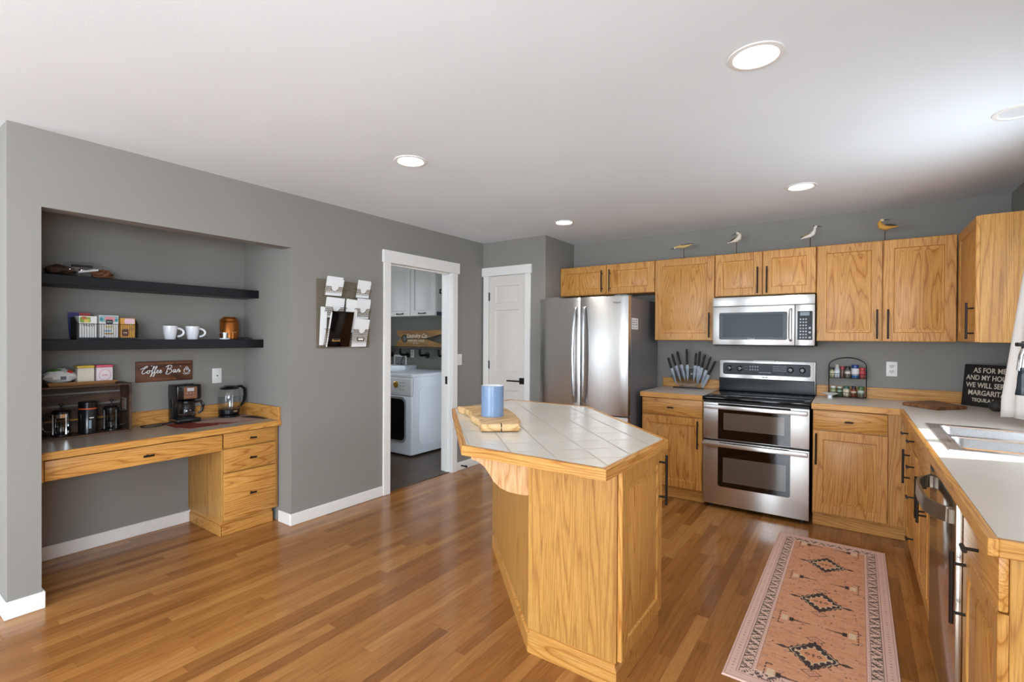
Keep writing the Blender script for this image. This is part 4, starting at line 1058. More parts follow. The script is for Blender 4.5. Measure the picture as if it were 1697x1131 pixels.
t = thing('adapter_cord', 'black adapter with thin cord lying by the canister foot', 'cord', (-3.80, 1.87, ZS1), 0)
m = MB(); m.box(-.012, .012, -.018, .018, 0, .016, .003, 1); m.tube([(0, .015, .010), (-.02, .05, .014), (-.05, .10, .006), (-.09, .135, .004)], .0025, 6); m.build('adapter', M_BMATT, t)
# wire basket with tea boxes
t = thing('wire_basket', 'black wire basket with solid ends on the lower shelf holding tea boxes', 'basket', (-3.835, 1.055, ZS1), PI/2)
m = MB(); w2 = .155; dep = .06
side = [(-.06, 0), (.06, 0), (.06, .135), (.0, .135), (-.06, .095)]
m.prism(side, -w2, -w2+.004, 'yz'); m.build('end_panel', M_BMATT, t); m = MB(); m.prism(side, w2-.004, w2, 'yz'); m.build('end_panel', M_BMATT, t)
MB().box(-w2, w2, -.06, .06, 0, .004).build('bottom', M_BMATT, t)
m = MB(); m.box(-w2, w2, -.062, -.058, 0, .012)
for z in (.095,): m.cyl((-w2, -.06, z), (w2, -.06, z), .0018, n=6)
for i in range(27): x = -w2+2*w2*i/26; m.cyl((x, -.06, .008), (x, -.06, .095), .0011, n=5)
m.build('front_wires', M_BMATT, t)
m = MB(); m.cyl((-w2, .06, .13), (w2, .06, .13), .0018, n=6)
for i in range(14): x = -w2+2*w2*i/13; m.cyl((x, .06, .004), (x, .06, .13), .0011, n=5)
m.build('back_wires', M_BMATT, t)
def teabox(label, y, w, h, base, bands, words, tilt=0):
    t = thing('tea_box', label, 'tea box', (-3.835, y, ZS1+.004), PI/2+tilt, 'tea boxes in the wire basket')
    b = MB().box(-w/2, w/2, -.045, .045, 0, h, .001, 1).build('carton', plain(base, .5), t)
    for k_, (x0, x1, z0, z1, c) in enumerate(bands): MB().rect('xz', -.0456-.0002*k_, x0, x1, z0, z1, .0015, min(x1-x0, z1-z0)*.25).build('print', plain(c, .5), t)
    for (s_, size, x, z, c, sh) in words: text('wording', s_, size, plain(c, .5), t, (x, -.0476, z), RX, shear=sh, depth=.0002)
teabox('white tea box with green and yellow fruit print, left in the wire basket', .958, .086, .138, '#e6e5e1', [(-.04, .012, .098, .132, '#8aa04a'), (-.02, .005, .098, .118, '#d8c25a'), (-.03, -.008, .118, .1345, '#b8643a')],
       [('TAZO', .021, 0, .083, '#4a4a50', 0)])
teabox('white tea box with teal and pink top and dark oval, middle of the wire basket', 1.060, .098, .146, '#e0dcda', [(-.047, .047, .104, .142, '#8fb4bb'), (-.02, .03, .108, .138, '#d98f95'), (-.046, -.03, .11, .13, '#3f8f9c'), (.03, .045, .108, .126, '#3f8f9c'), (-.016, .020, .092, .120, '#33353a'), (-.022, .022, .028, .036, '#a98a4a'), (-.018, .020, .068, .082, '#cfc48e'), (-.026, .012, .044, .054, '#8fa9c4'), (-.028, -.018, .006, .016, '#4a72a8')],
       [('Bigelow', .008, .002, .106, '#e6e6e6', .2)])
teabox('orange tea box with pink flowers and brown seal, right in the wire basket', 1.158, .078, .132, '#d9a046', [(-.018, .035, .095, .129, '#e6c3cf'), (-.032, .004, .016, .062, '#6d3f3a'), (.01, .03, .05, .075, '#b98a52'), (.012, .026, .085, .1, '#c8d48a'), (-.024, -.004, .036, .042, '#e2c9a0')],
       [])
t = thing('foil_pouch', 'blue and red foil pouch standing behind the boxes in the wire basket', 'pouch', (-3.865, .945, ZS1+.004), PI/2)
m = MB(); m.loft([[(-w_, .046, z), (w_, .046, z), (w_, .046+d_, z), (-w_, .046+d_, z)] for z, w_, d_ in ((0, .045, .012), (.08, .05, .012), (.145, .054, .008), (.162, .056, .002))]); m.build('pouch_body', plain('#35366d', .25), t)
MB().box(.0, .054, .0445, .0455, .135, .160).build('print', plain('#a8352f', .4), t)
# ---- upper shelf: driftwood and glass
DW = rough_wood('driftwood', 'Y', '#2c2018', '#4a3628', '#6a4e39', .9, 9, .4)
def lump(name, label, loc, rx, ry, rz, seed, mat):
    rnd = random.Random(seed); m = MB(); loops = []
    for i in range(11):
        a = -PI/2+PI*i/10; cr = max(math.cos(a), .02)
        loops.append([(rx*cr*math.cos(b)*(1+rnd.uniform(-.2, .2)), ry*cr*math.sin(b)*(1+rnd.uniform(-.2, .2)), rz*(1+math.sin(a))*(1+(rnd.uniform(-.2, .25) if i > 1 else 0))) for b in [2*PI*k/16 for k in range(16)]])
    m.loft(loops); o = m.build(name, mat, angle=20); o.location = loc; return o
tag(lump('driftwood', 'dark piece of driftwood at the left end of the upper shelf', (-3.92, .855, ZS2), .05, .07, .030, 4, DW), 'dark piece of driftwood at the left end of the upper shelf', 'driftwood')
tag(lump('pine_cone', 'brown knobbly cone at the right of the glass on the upper shelf', (-3.885, 1.052, ZS2), .04, .058, .026, 9, rough_wood('cone_wood', 'Y', '#3a2114', '#6a4229', '#8a5a3a', .9, 12, .6)), 'brown knobbly cone at the right of the glass on the upper shelf', 'cone')
t = thing('glass_bottle', 'glass bottle with metal rod resting on driftwood on the upper shelf', 'bottle', (-3.885, .965, ZS2+.052), 0)
m = MB(); prof = [(.004, -.10), (.036, -.096), (.045, -.08), (.045, .055), (.036, .08), (.020, .09), (.019, .105)]
m.lathe(prof, (0, 0, 0), 24, True); m.xform(Matrix.Rotation(-PI/2+.10, 4, 'X')); m.build('glass', GLASS, t)
m = MB(); m.cyl((.02, -.035, -.022), (.02, .06, .0), .006, n=10); m.build('rod', M_PORC, t)
MB().box(-.02, .0, -.06, .04, .012, .026, .002, 1).build('model', M_BMATT, t)
MB().ball((.012, -.015, -.008), (.014, .02, .012), 12, 8).build('foil', CHROME, t)

# ------------------------------------------------------------------ wall mail organizer
t = thing('mail_organizer', 'bronze wire mesh mail organizer hung on the left wall', 'wall organizer', (XL+.001, 2.21, 1.30), PI/2)
MW = plain('#6e5e43', .45, .5, name='bronze_wire'); WW, WH = .502, .527
def mesh_panel(name, parent, x0, x1, z0, z1, yf, step=.0125, r=.0009, frame=.003, notch=None):
    m = MB(); nx = int((x1-x0)/step); nz = int((z1-z0)/step)
    for i in range(nx+1):
        x = x0+(x1-x0)*i/nx; zt = z1
        if notch and abs(x-notch[0]) < notch[1]: zt = z1-notch[1]*math.sqrt(max(0, 1-((x-notch[0])/notch[1])**2))
        m.tube([(x, yf(z0), z0), (x, yf(zt), zt)], r*2.3, 4, cap=False)
    for j in range(nz+1):
        z = z0+(z1-z0)*j/nz
        if notch and z > z1-notch[1]:
            hw = math.sqrt(max(0, notch[1]**2-(z1-z)**2))
            m.tube([(x0, yf(z), z), (notch[0]-hw, yf(z), z)], r*2.3, 4, cap=False); m.tube([(notch[0]+hw, yf(z), z), (x1, yf(z), z)], r*2.3, 4, cap=False)
        else: m.tube([(x0, yf(z), z), (x1, yf(z), z)], r*2.3, 4, cap=False)
    fr = [(x0, z0), (x1, z0), (x1, z1)]
    if notch: fr += [(notch[0]+notch[1]*math.cos(a), z1-notch[1]*math.sin(a)) for a in [PI*k/10 for k in range(11)]]
    fr += [(x0, z1)]
    m.tube([(x, yf(z), z) for x, z in fr], frame/2*1.2, 6, closed=True)
    return m.build(name, MW, parent)
mesh_panel('back_mesh', t, 0, WW, 0, WH, lambda z: -.004)
def pocket(x0, x1, z0, z1, out, plate_mat=None):
    yf = lambda z, z0=z0, z1=z1: -.012-out*(z-z0)/(z1-z0)
    p = mesh_panel('pocket', t, x0, x1, z0, z1, yf, .0125, .0009, .003, ((x0+x1)/2, .034))
    m = MB()
    for x in (x0, x1):
        m.tube([(x, -.004, z0), (x, yf(z0), z0)], .0016, 5); m.tube([(x, -.004, z1), (x, yf(z1), z1)], .0016, 5)
    m.build('pocket_side', MW, p)
    if plate_mat:
        zc = z0+(z1-z0)*.45; xc = (x0+x1)/2; y = yf(zc)-.002
        m = MB(); m.box(xc-.036, xc+.036, y-.003, y, zc-.017, zc+.017, .001, 1); m.build('label_plate', plate_mat, p)
        MB().box(xc-.024, xc+.024, y-.0042, y-.002, zc-.007, zc+.009).build('label_card', M_PAPER if plate_mat is MW else M_BMATT, p)
BRASS = plain('#b58a4a', .35, .8, name='brass_plate')
pocket(.055, .255, .0, .145, .04, BRASS); pocket(.308, .470, .0, .145, .04, MW)
pocket(.055, .245, .23, .315, .035); pocket(.325, .485, .23, .315, .035); pocket(.055, .225, .405, .475, .03); pocket(.335, .492, .405, .475, .03)
def sheets(label, x0, x1, z0, z1, y0, out, n, group='papers in the mail organizer', mat=None, skew=0):
    tt = thing('paper_stack', label, 'papers', (XL+.001, 2.21, 1.30), PI/2, group)
    for k in range(n):
        j = random.uniform(-.008, .008) if k else 0; yb, yt = y0+.003*k, y0-out+.003*k; dz = .008*k
        m = MB(); m.loft([[(x0+j-skew, yb, z0), (x1+j-skew, yb, z0), (x1+j-skew, yb+.0012, z0), (x0+j-skew, yb+.0012, z0)], [(x0+j+skew, yt, z1+dz), (x1+j+skew, yt, z1+dz-abs(j)), (x1+j+skew, yt+.0012, z1+dz-abs(j)), (x0+j+skew, yt+.0012, z1+dz)]])
        m.build('sheet', mat or M_PAPER, tt, smooth=False)
sheets('stack of white papers in the top left pocket of the mail organizer', .068, .212, .408, .532, -.018, .035, 4)
sheets('white envelopes in the top right pocket of the mail organizer', .355, .482, .408, .535, -.018, .035, 3)
sheets('white papers in the middle left pocket of the mail organizer', .062, .225, .236, .378, -.018, .03, 3)
sheets('white papers in the centre of the mail organizer between its two columns', .238, .345, .12, .382, -.03, .02, 2)
sheets('white envelopes in the middle right pocket of the mail organizer', .345, .478, .236, .385, -.018, .036, 3)
sheets('single white folded paper filling the bottom right pocket of the mail organizer', .315, .458, .004, .228, -.016, .05, 2)
sheets('white files stuck out at the lower left edge of the mail organizer', .02, .075, .02, .30, -.014, .02, 3)
t = thing('tablet', 'black tablet with glossy dark screen in the bottom left organizer pocket', 'tablet', (XL+.001, 2.21, 1.30), PI/2)
m = MB(); x0, x1, z0, z1 = .085, .285, .006, .283
m.loft([[(x0, -.020, z0), (x1, -.020, z0), (x1, -.013, z0), (x0, -.013, z0)], [(x0, -.088, z1), (x1, -.088, z1), (x1, -.081, z1), (x0, -.081, z1)]]); m.build('screen', M_BGLASS, t)
m = MB(); m.loft([[(x0-.008, -.017, z0), (x0+.005, -.017, z0), (x0+.005, -.010, z0), (x0-.008, -.010, z0)], [(x0-.008, -.085, z1-.01), (x0+.003, -.085, z1-.01), (x0+.003, -.078, z1-.01), (x0-.008, -.078, z1-.01)]]); m.build('case_edge', M_PAPER, t)

# ------------------------------------------------------------------ laundry room
DX0, DX1, DY0, DZ = -4.795, -4.112, 3.94, .955
t = thing('clothes_dryer', 'white front-loading dryer with dark door window seen through the laundry doorway', 'dryer', (DX0, DY0, .004), 0)
w = DX1-DX0
m = MB(); m.box(0, w, .012, .76, .02, DZ-.03, .012, 3); m.build('body', M_WHITEAPP, t)
MB().box(-.002, w+.002, 0, .765, DZ-.045, DZ, .012, 3).build('top', M_WHITEAPP, t)
MB().box(.0, w, -.006, .03, .02, .70, .012, 3).build('front_panel', M_WHITEAPP, t)
cpn = MB().box(.0, w, -.012, .04, .70, DZ-.045, .012, 3).build('control_panel', plain('#d8d7d4', .35), t)
m = MB(); m.lathe([(.038, 0), (.036, .012), (.025, .02), (.001, .02)], (0, 0, 0), 24, True, True); m.xform(Matrix.Translation((w-.245, -.012, .83)) @ Matrix.Rotation(PI/2, 4, 'X')); m.build('dial', plain('#cfa04a', .3, .7), cpn)
m = MB()
for i in range(2):
    for j in range(3): m.box(w-.18+i*.05, w-.155+i*.05, -.0145, -.01, .77+j*.04, .78+j*.04)
m.build('button', plain('#9a9a98', .5), cpn)
dr = MB().rect('xz', -.018, .07, w-.075, .16, .69, .016, .07).build('door', plain('#c3c6ca', .2, .6), t)
MB().rect('xz', -.022, .09, w-.095, .185, .665, .008, .06).build('door_glass', M_BGLASS, dr)
m = MB(); m.rect('yz', w, .12, .66, .12, .80, .003, .08); m.build('side_panel', M_WHITEAPP, t)
for x in (.05, w-.05):
    for yy in (.06, .70): MB().cyl((x, yy, 0), (x, yy, .025), .02, n=10).build('leg', M_BMATT, t)
t = thing('washing_machine', 'white washing machine at the left of the dryer, mostly hidden by the doorway', 'washer', (-5.52, 3.98, .004), 0)
MB().box(0, .68, 0, .74, .02, .90, .012, 3).build('body', M_WHITEAPP, t); MB().box(0, .68, .55, .76, .90, 1.0, .012, 3).build('control_console', M_WHITEAPP, t)
MB().box(.03, .65, .02, .54, .90, .915, .006, 2).build('lid', M_WHITEAPP, t)
for x in (.05, .63): MB().cyl((x, .06, 0), (x, .06, .025), .02, n=10).build('leg', M_BMATT, t)
t = thing('laundry_cabinet', 'white raised-panel wall cabinet with black cup pulls above the dryer', 'cabinet', (-5.30, 4.58, 1.667), 0)
M_LC = plain('#c9c5bf', .4, name='laundry_cabinet_white'); w = 5.30-4.349
MB().box(0, w, .0195, .315, 0, .70, .001, 1).build('body', M_LC, t)
for a, b in ((0, .491), (.493, w)):
    d = cab_door(t, a+.002, b-.002, .002, .698, None, stile=.07, mat=M_LC); xc = (a+b)/2+(-.01 if a else .05)
    m = MB(); m.tube([(xc-.058, 0, .036), (xc-.055, -.018, .03), (xc, -.024, .028), (xc+.055, -.018, .03), (xc+.058, 0, .036)], .006, 8); m.ball((xc-.056, -.006, .034), .010, 8, 6); m.ball((xc+.056, -.006, .034), .010, 8, 6); m.build('handle', M_BLACKM, d)
MB().box(w-.002, w+.001, .02, .315, 0, .05).build('dark_side_strip', plain('#33404f', .5), t)  # dark blue-grey strip along the bottom of the cabinet side
t = thing('coat_hook', 'black coat hook on the right side of the laundry cabinet', 'hook', (-4.3485, 4.66, 1.98), 0)
m = MB(); m.box(0, .006, -.012, .012, -.03, .03, .002, 1); m.tube([(.004, 0, .012), (.03, .02, .035), (.055, .045, .075)], .006, 8); m.ball((.055, .045, .075), .010, 8, 6); m.tube([(.004, 0, -.012), (.028, 0, -.032), (.04, 0, -.015)], .006, 8); m.build('hook', M_BLACKM, t)
t = thing('pipe_shelf', 'dark wooden shelf on black pipe brackets behind the dryer', 'shelf', (-5.0, 4.80, 1.226), 0)
MB().box(-.75, .62, -.085, .095, 0, .028, .002, 1).build('plank', rough_wood('dark_shelf_wood', 'X', '#191512', '#26201b', '#332b24', .6, 6, .1), t)
for xc in (-.527, -.182, .20, .55):
    m = MB(); zc = -.087
    m.lathe([(.044, 0), (.044, .008), (.022, .012), (.022, .022)], (0, 0, 0), 20, True, True); m.xform(Matrix.Translation((xc, .097, zc)) @ Matrix.Rotation(PI/2, 4, 'X'))
    m.tube([(xc, .08, zc), (xc, -.03, zc), (xc, -.05, zc+.012), (xc, -.055, zc+.03), (xc, -.055, .0)], .015, 10); m.cyl((xc, -.02, zc), (xc, .0, zc), .019, n=12)
    m.cyl((xc, -.055, zc+.028), (xc, -.055, zc+.045), .019, n=12)
    m.build('pipe_bracket', M_BLACKM, t)
t = thing('clothespin_sign', 'wooden clothespin-shaped laundry sign standing on the pipe shelf', 'sign', (-4.98, 4.82, 1.2545), 0)
CL = rough_wood('clothespin_wood', 'X', '#7c5526', '#976b34', '#a97c40', .6, 7, .1)
up_ = [(-.345, .222), (-.33, .165), (-.275, .135), (-.245, .118)]+[(-.18+.065*math.cos(a), .112+.058*math.sin(a)) for a in [PI-.2-(PI-.5)*k/8 for k in range(9)]]+[(-.10, .118), (.23, .118), (.52, .175), (.62, .19), (.62, .235)]
lo_ = [(-.36, .0), (-.34, .06), (-.275, .10), (-.245, .107)]+[(-.18+.065*math.cos(a), .112+.058*math.sin(a)) for a in [PI+.2+(PI-.5)*k/8 for k in range(9)]]+[(-.10, .106), (.23, .106), (.45, .06), (.62, .035), (.62, .0)]
for nm, pl in (('upper_jaw', up_), ('lower_jaw', lo_)): MB().prism(pl, -.011, .011, 'xz').build(nm, CL, t)
M_OFFW = plain('#d8cdb8', .6, name='sign_cream')
text('lettering', 'Laundry Co', .082, M_OFFW, t, (.06, -.013, .150), RX, shear=.3, bold=.001); text('lettering', 'WASH DRY + FOLD', .038, M_OFFW, t, (.045, -.013, .083), RX, bold=.0008); text('lettering', 'EST. 1973', .026, M_OFFW, t, (.045, -.013, .045), RX)
t = thing('washer_outlet_box', 'white recessed washer outlet box with hoses on the laundry wall', 'outlet box', (-5.335, 4.899, 1.03), 0)
m = MB(); m.box(-.13, .13, -.012, 0, .075, .10); m.box(-.13, .13, -.012, 0, -.10, -.075); m.box(-.13, -.105, -.012, 0, -.075, .075); m.box(.105, .13, -.012, 0, -.075, .075); m.build('frame', M_WPLAST, t)
MB().box(-.105, .105, -.004, -.001, -.075, .075).build('recess', plain('#8d8d8a', .6), t)
m = MB()
for x in (-.04, .03): m.cyl((x, -.004, -.04), (x, -.03, -.04), .012, n=10)
m.build('valve', M_BLACKM, t)
m = MB(); m.tube([(.05, -.02, -.05), (.06, -.05, .0), (.085, -.03, .08), (.15, -.015, .118)], .006, 6); m.build('hose', M_BMATT, t)
plate('white outlet plate behind the pipe bracket on the laundry wall', (-5.095, 4.8995, 1.157), 0, 'outlet')

# ------------------------------------------------------------------ counter: left of range
t = thing('knife_block', 'clear acrylic fan-shaped knife holder with black base left of the range', 'knife block', (-1.275, 4.80, .914), math.radians(5))
MB().box(-.135, .135, -.045, .045, 0, .010, .004, 2).build('base', M_BPLAST, t)
fan = [(-.075, .010), (.075, .010)]+[(0+.20*math.sin(a), -.005+.205*math.cos(a)*1.0) for a in [1.0-2.0*k/12 for k in range(13)]]
for yy in (-.034, .026): MB().prism(fan, yy, yy+.006, 'xz').build('acrylic_panel', thin_glass('acrylic', (.93, .94, .95, 1), .02, .03), t)
KN = [(-.155, .185, -.245+.06, .285), (-.115, .21, -.15, .322), (-.068, .222, -.102, .348), (-.010, .224, -.015, .372), (.062, .218, .072, .335), (.092, .213, .104, .352), (.122, .200, .150, .322), (.160, .178, .197, .300), (.182, .135, .238, .262)]
places = ['leftmost', 'second from left', 'third from left', 'tallest', 'right of the tallest', 'sixth from left', 'seventh from left', 'second from right', 'rightmost and lowest']
for (bx, bz, tx, tz), pl in zip(KN, places):
    k = thing('kitchen_knife', 'black-handled kitchen knife in the acrylic holder, %s in the fan' % pl, 'knife', (-1.275, 4.80, .914), math.radians(5), 'knives in the acrylic holder')
    d = Vector((tx-bx, 0, tz-bz)); L = d.length; d.normalize(); nrm = Vector((-d.z, 0, d.x)) if False else Vector((d.z, 0, -d.x))
    b = Vector((bx, -.002, bz))
    m = MB(); hw = [.012, .014, .013, .0125, .0135, .0145, .010]
    m.tube([tuple(b+d*L*i/6) for i in range(7)], hw, 10, flat=.75); m.build('handle', M_BMATT, k)
    c = Vector((0, 0, .06)); e = b-d*min(.16, (b-c).length)
    m = MB(); m.loft([[tuple(p+nrm*a+Vector((0, q, 0))) for a, q in ((-w_, 0), (0, -.0012), (w_, 0), (0, .0012))] for p, w_ in ((b, .010), (b-d*.012, .014), (b.lerp(e, .6), .012), (e, .002))]); m.build('blade', plain('#6f7276', .4, .6, name='blade_steel'), k)
# ---- counter: right of range
t = thing('spoon_rest', 'white porcelain spoon rest on a short foot beside the spice rack', 'spoon rest', (-.148, 4.695, .914), 0)
m = MB(); m.lathe([(.018, 0), (.017, .022), (.03, .028), (.055, .036), (.060, .041), (.052, .039), (.001, .034)], (0, 0, 0), 28, True, True); m.build('dish', M_PORC, t)
t = thing('spice_rack', 'black wire two-tier arched spice rack on the counter right of the range', 'spice rack', (-.036, 4.825, .914), 0)
m = MB(); hw = .124
for yy in (-.028, .028):
    m.tube([(-hw, yy, .006), (-hw, yy, .255)]+[(-hw*math.cos(a), yy, .255+.068*math.sin(a)) for a in [PI*k/12 for k in range(1, 12)]]+[(hw, yy, .255), (hw, yy, .006)], .0032, 6)
m.build('frame', M_BLACKM, t)
for zb in (.008, .158):
    m = MB()
    for i in range(14): x = -hw+2*hw*i/13; m.tube([(x, .028, zb), (x, -.028, zb), (x, -.028, zb+.034)], .0013, 5)
    for yy, z in ((-.028, zb+.034), (-.028, zb), (.028, zb), (0, zb)): m.cyl((-hw, yy, z), (hw, yy, z), .002, n=6)
    m.build('tier', M_BLACKM, t)
    MB().box(-hw, hw, -.026, .026, zb-.003, zb-.001).build('tier_base', rough_wood('rack_slats', 'X', '#7a4f3a', '#9a6a50', '#a87860', .6, 5, .1), t)
def spice(label, x, zt, r, h, capc, capr, caph, body, lab, labz=(.3, .8)):
    t = thing('spice_jar', label, 'spice jar', (-.036+x, 4.823, .914+zt), 0, 'spice jars in the rack')
    MB().lathe([(r*.95, 0), (r, .003), (r, h*.9), (r*.8, h)], (0, 0, 0), 18, True, True).build('jar', plain(body, .2), t)
    MB().lathe([(capr, h), (capr, h+caph*.9), (capr*.9, h+caph), (.001, h+caph)], (0, 0, 0), 18, True, True).build('cap', plain(capc, .35), t)
    if lab: MB().lathe([(r+.0006, h*labz[0]), (r+.0006, h*labz[1])], (0, 0, 0), 18).build('label_band', plain(lab, .6), t)
LO, HI = .0105, .1605
spice('small spice jar with a black cap, leftmost on the upper tier of the rack', -.103, HI, .016, .062, '#1d1d1d', .013, .018, '#a59c7a', '#cfc6a8')
spice('tall spice jar with a grey cap on the upper tier, second from the left', -.068, HI, .019, .075, '#b9b3a6', .014, .030, '#b9bec4', '#d9dce2', (.25, .75))
spice('slim spice jar with a red cap on the upper tier behind the grey-capped jar', -.033, HI, .013, .066, '#a5303c', .013, .026, '#6a4a3c', None)
spice('spice jar with a black cap and cream label on the upper tier, in the middle', .002, HI, .019, .068, '#262a2e', .017, .024, '#6f6a62', '#d9cfc0', (.4, .75))
spice('largest spice jar with a blue cap and white label on the upper tier', .052, HI, .026, .082, '#1d3f7d', .025, .024, '#3a6394', '#dcd6d8', (.3, .95))
spice('spice jar with a red cap and red label, rightmost on the upper tier', .099, HI, .0195, .066, '#b3302c', .019, .018, '#8d4540', '#b8444a', (.25, .9))
spice('spice jar with a white cap and green contents, leftmost on the lower tier', -.094, LO, .019, .066, '#e0dedb', .018, .013, '#7d8a62', '#aab28a', (.3, .7))
spice('spice jar with a pale cap and dark green label, second on the lower tier', -.051, LO, .018, .064, '#c9ccc8', .016, .013, '#4a5f44', '#9fae92', (.55, .7))
spice('spice jar with a dark green cap and cream label in the lower tier middle', -.006, LO, .021, .064, '#1f5a44', .021, .017, '#b3a58c', '#d8cdb9', (.2, .8))
spice('spice jar with a black cap and reddish contents on the lower tier', .043, LO, .018, .062, '#2c1d1d', .015, .022, '#7d3d2c', '#d8c2a0', (.45, .7))
spice('spice jar with an olive green cap, rightmost on the lower tier', .090, LO, .022, .062, '#41643a', .021, .020, '#75705a', '#b4c0b2', (.4, .85))
# cutting board
t = thing('cutting_board', 'dark brown wooden cutting board lying in the counter corner', 'cutting board', (.465, 4.53, .914), 0)
pb = [(-.172, -.015), (-.005, -.228), (.168, -.025), (.02, .27)]
cbm = rough_wood('cutting_board_wood', 'X', '#5d3a22', '#7d5232', '#93643f', .5, 8, .15)
m = MB(); m.loft([[(*p, 0) for p in grow(pb, .97)], [(*p, .004) for p in pb], [(*p, .018) for p in pb], [(*p, .022) for p in grow(pb, .97)]]); m.build('board', cbm, t)
# margarita sign
t = thing('tequila_sign', 'black box sign with white capitals leaning in the counter corner', 'sign', (.757, 4.700, .914), math.radians(-47))
sw, sh = .335, .297
M_SIGN = Matrix.Rotation(math.radians(-7), 4, 'X')
def tilt(o): o.matrix_local = M_SIGN @ o.matrix_local; return o
b = MB().box(-sw/2, sw/2, -.0, .03, 0, sh, .002, 1).build('panel', plain('#151312', .6, name='sign_black'), t); b.rotation_euler = (math.radians(-6), 0, 0)
M_LET = plain('#d8cbb8', .7, name='sign_letter_cream')
def serif(body, z, size, sx=1.0):
    text('wording', body, size, M_LET, b, (0, -.0008, z), RX, bold=.0006, sx=sx)
serif('AS FOR ME', .255, .050, .85); serif('AND MY HOUSE', .203, .050, .80); serif('WE WILL SERVE', .150, .050, .82); serif('MARGARITAS', .096, .050, .84); serif('TEQUILA 24:15', .046, .034, .88)
t = thing('scrubber_ball', 'dark woven scrubber ball in front of the tequila sign', 'scrubber', (.772, 4.49, .914), 0)
m = MB(); m.ball((0, 0, .036), (.037, .037, .036), 20, 12)
for k in range(8): m.tube([(.0375*math.cos(a)*math.cos(k*PI/8), .0375*math.cos(a)*math.sin(k*PI/8), .036+.036*math.sin(a)) for a in [2*PI*j/24 for j in range(24)]], .0018, 5, closed=True)
m.build('mesh', plain('#3f3c3a', .6, .4), t)
# curtain beside the sink window
t = thing('curtain', 'white window curtain hanging beside the sink at the right edge', 'curtain', (0, 0, 0), 0)
m = MB(); loops = []; nz = 22; ny = 40
for i in range(nz+1):
    s_ = i/nz; z = 2.12-s_*(2.12-.945)
    flare = .050+.118*min(1, max(0, (2.05-z)/1.0))**.8
    row = []
    for k in range(ny+1):
        q = k/ny; y = 3.90-.34*q
        x = XR-.035-(flare*(1-q)**1.5)-.012*(1+math.sin(q*34+.6*math.sin(3*z)))*(.4+.6*s_)
        row.append((x, y, z+.01*math.sin(q*9)*(s_ > .97)))
    loops.append(row)
m.loft(loops, False, False, closed=False)
cm = NT('curtain_cotton'); cmn = cm.noise(cm.obj(), 700, 2); cm.bump(cmn, .15, .001)
o = m.build('fabric', cm.fin(lin('#dcd5cf'), .9, 0, .1), t, angle=80)
sm = o.modifiers.new('thickness', 'SOLIDIFY'); sm.thickness = .003
m = MB(); m.cyl((XR-.03, 2.6, 2.135), (XR-.03, 3.95, 2.135), .009, n=12); m.ball((XR-.03, 3.96, 2.135), .015); m.build('rod', M_BLACKM, t)

# ------------------------------------------------------------------ carved shore birds on the cabinets
def bird(label, x, z0, y, body, head, bill, colors, legz, s=1.0, flip=1):
    """body: list of (dx, dz, r) spine from tail to neck base; all metres"""
    t = thing('shorebird_carving', label, 'bird figurine', (x, y, z0), 0, 'carved shorebirds on the cabinets')
    pts = [(flip*a, 0, c) for a, c, r in body]; m = MB(); m.tube(pts, [r for a, c, r in body], 14, flat=1.0); m.build('body', plain(colors[0], .55), t)
    hx, hz, hr = head; m = MB(); m.ball((flip*hx, 0, hz), (hr*1.2, hr, hr), 14, 10); m.build('head', plain(colors[1], .55), t)
    m = MB(); m.tube([(flip*a, 0, c) for a, c in bill], [.004, .003, .0012], 8); m.build('bill', M_BMATT, t)
    return t
def wing(t, pts, rs, c, flip=1):
    for yy in (-1, 1):
        m = MB(); m.tube([(flip*a, yy*r2, b) for a, b, r2 in pts], rs, 10, flat=.45); m.build('wing', plain(c, .55), t)
def leg(t, x, z1):
    m = MB(); m.cyl((x, 0, 0), (x, 0, z1), .003, n=8); m.build('leg', plain('#4a2c1c', .6), t)
    MB().box(x-.03, x+.03, -.025, .025, 0, .008, .002, 1).build('stand_base', plain('#4a2c1c', .6), t)
YBD = 4.66
t = bird('carved shorebird crouching low with dark back, leftmost on the cabinets', -1.285, ZU1, YBD, [(.075, .132, .003), (.05, .126, .010), (.0, .116, .018), (-.04, .120, .014), (-.075, .118, .008)], (-.082, .114, .010), [(-.088, .113), (-.105, .107), (-.128, .101)], ['#cfae74', '#d8c7a0'], 0)
wing(t, [(.085, .135, .004), (.04, .133, .010), (-.02, .129, .010)], [.003, .009, .006], '#35342f'); leg(t, 0, .105)
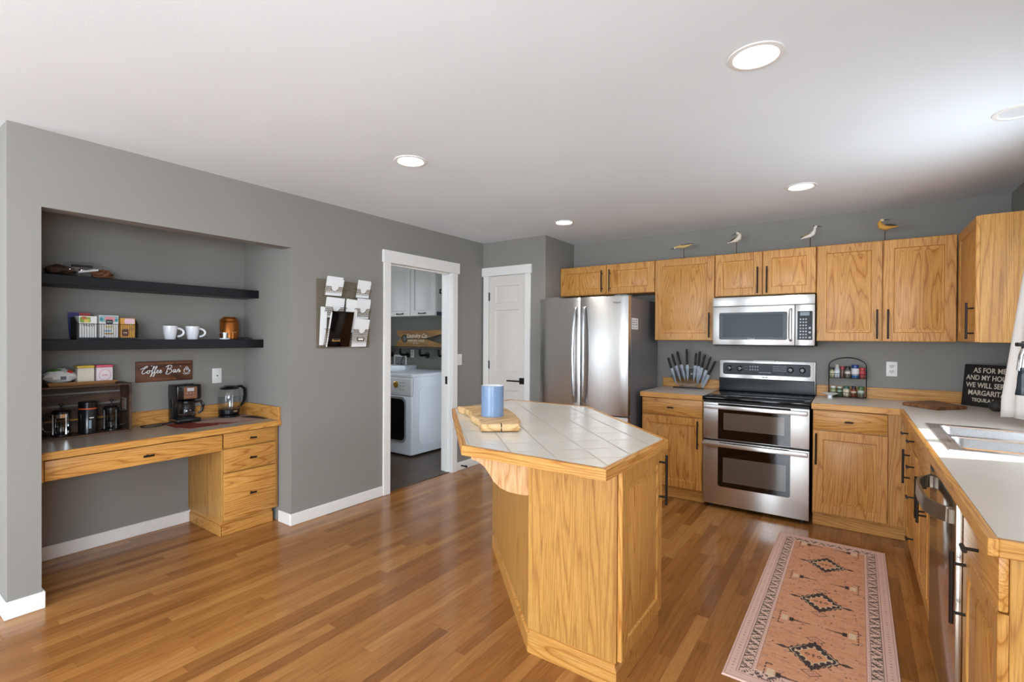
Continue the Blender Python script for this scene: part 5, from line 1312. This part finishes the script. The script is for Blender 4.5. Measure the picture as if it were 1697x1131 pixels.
t = bird('carved shorebird with its head tucked back and black wing, above the microwave left', -.845, ZU1, YBD, [(-.065, .107, .003), (-.03, .118, .010), (.005, .128, .022), (.028, .145, .024), (.034, .165, .015), (.025, .183, .011)], (.016, .187, .012), [(.008, .186), (-.012, .178), (-.030, .168)], ['#e0d3c0', '#e0d6c8'], 0)
wing(t, [(-.055, .112, .005), (-.02, .130, .014), (.015, .148, .017)], [.003, .012, .007], '#33231a'); leg(t, .008, .11)
m = MB(); m.ball((.022, 0, .196), (.012, .010, .005), 12, 6); m.build('crown', plain('#3a2a20', .6), t)
t = bird('carved white shorebird standing upright with long neck, above the microwave right', -.289, ZU1, YBD, [(-.066, .082, .003), (-.035, .092, .010), (-.005, .103, .019), (.020, .117, .017), (.030, .142, .010), (.030, .160, .009)], (.036, .168, .0105), [(.046, .168), (.06, .168), (.078, .167)], ['#e3ddd2', '#e6e1d8'], 0)
wing(t, [(-.062, .096, .004), (-.025, .108, .014), (.008, .118, .014)], [.003, .011, .006], '#a58a55'); leg(t, 0, .09)
m = MB(); m.ball((-.055, 0, .097), (.014, .008, .004), 10, 6); m.build('tail_tip', M_BMATT, t)
m = MB(); m.ball((.028, 0, .174), (.010, .008, .005), 12, 6); m.build('crown', M_BMATT, t)
t = bird('carved yellow-breasted shorebird looking back, rightmost on the cabinets', .190, ZU1, YBD, [(.078, .105, .003), (.045, .104, .009), (.005, .103, .019), (-.025, .117, .022), (-.034, .142, .015), (-.028, .158, .011)], (-.018, .163, .012), [(-.006, .163), (.012, .163), (.032, .163)], ['#c99440', '#d8c39a'], 0)
wing(t, [(.068, .114, .004), (.035, .121, .010), (.0, .125, .013)], [.003, .011, .007], '#3d3a36'); leg(t, .0, .09)

# lettering becomes plain mesh
dg = bpy.context.evaluated_depsgraph_get()
for o in [o for o in S.objects if o.type == 'FONT']:
    me = bpy.data.meshes.new_from_object(o.evaluated_get(dg)); nm = o.name.split('.')[0]
    q = bpy.data.objects.new(nm, me); COL.objects.link(q); q.parent = o.parent
    q.matrix_parent_inverse = o.matrix_parent_inverse; q.location = o.location; q.rotation_euler = o.rotation_euler; q.scale = o.scale
    bpy.data.objects.remove(o)
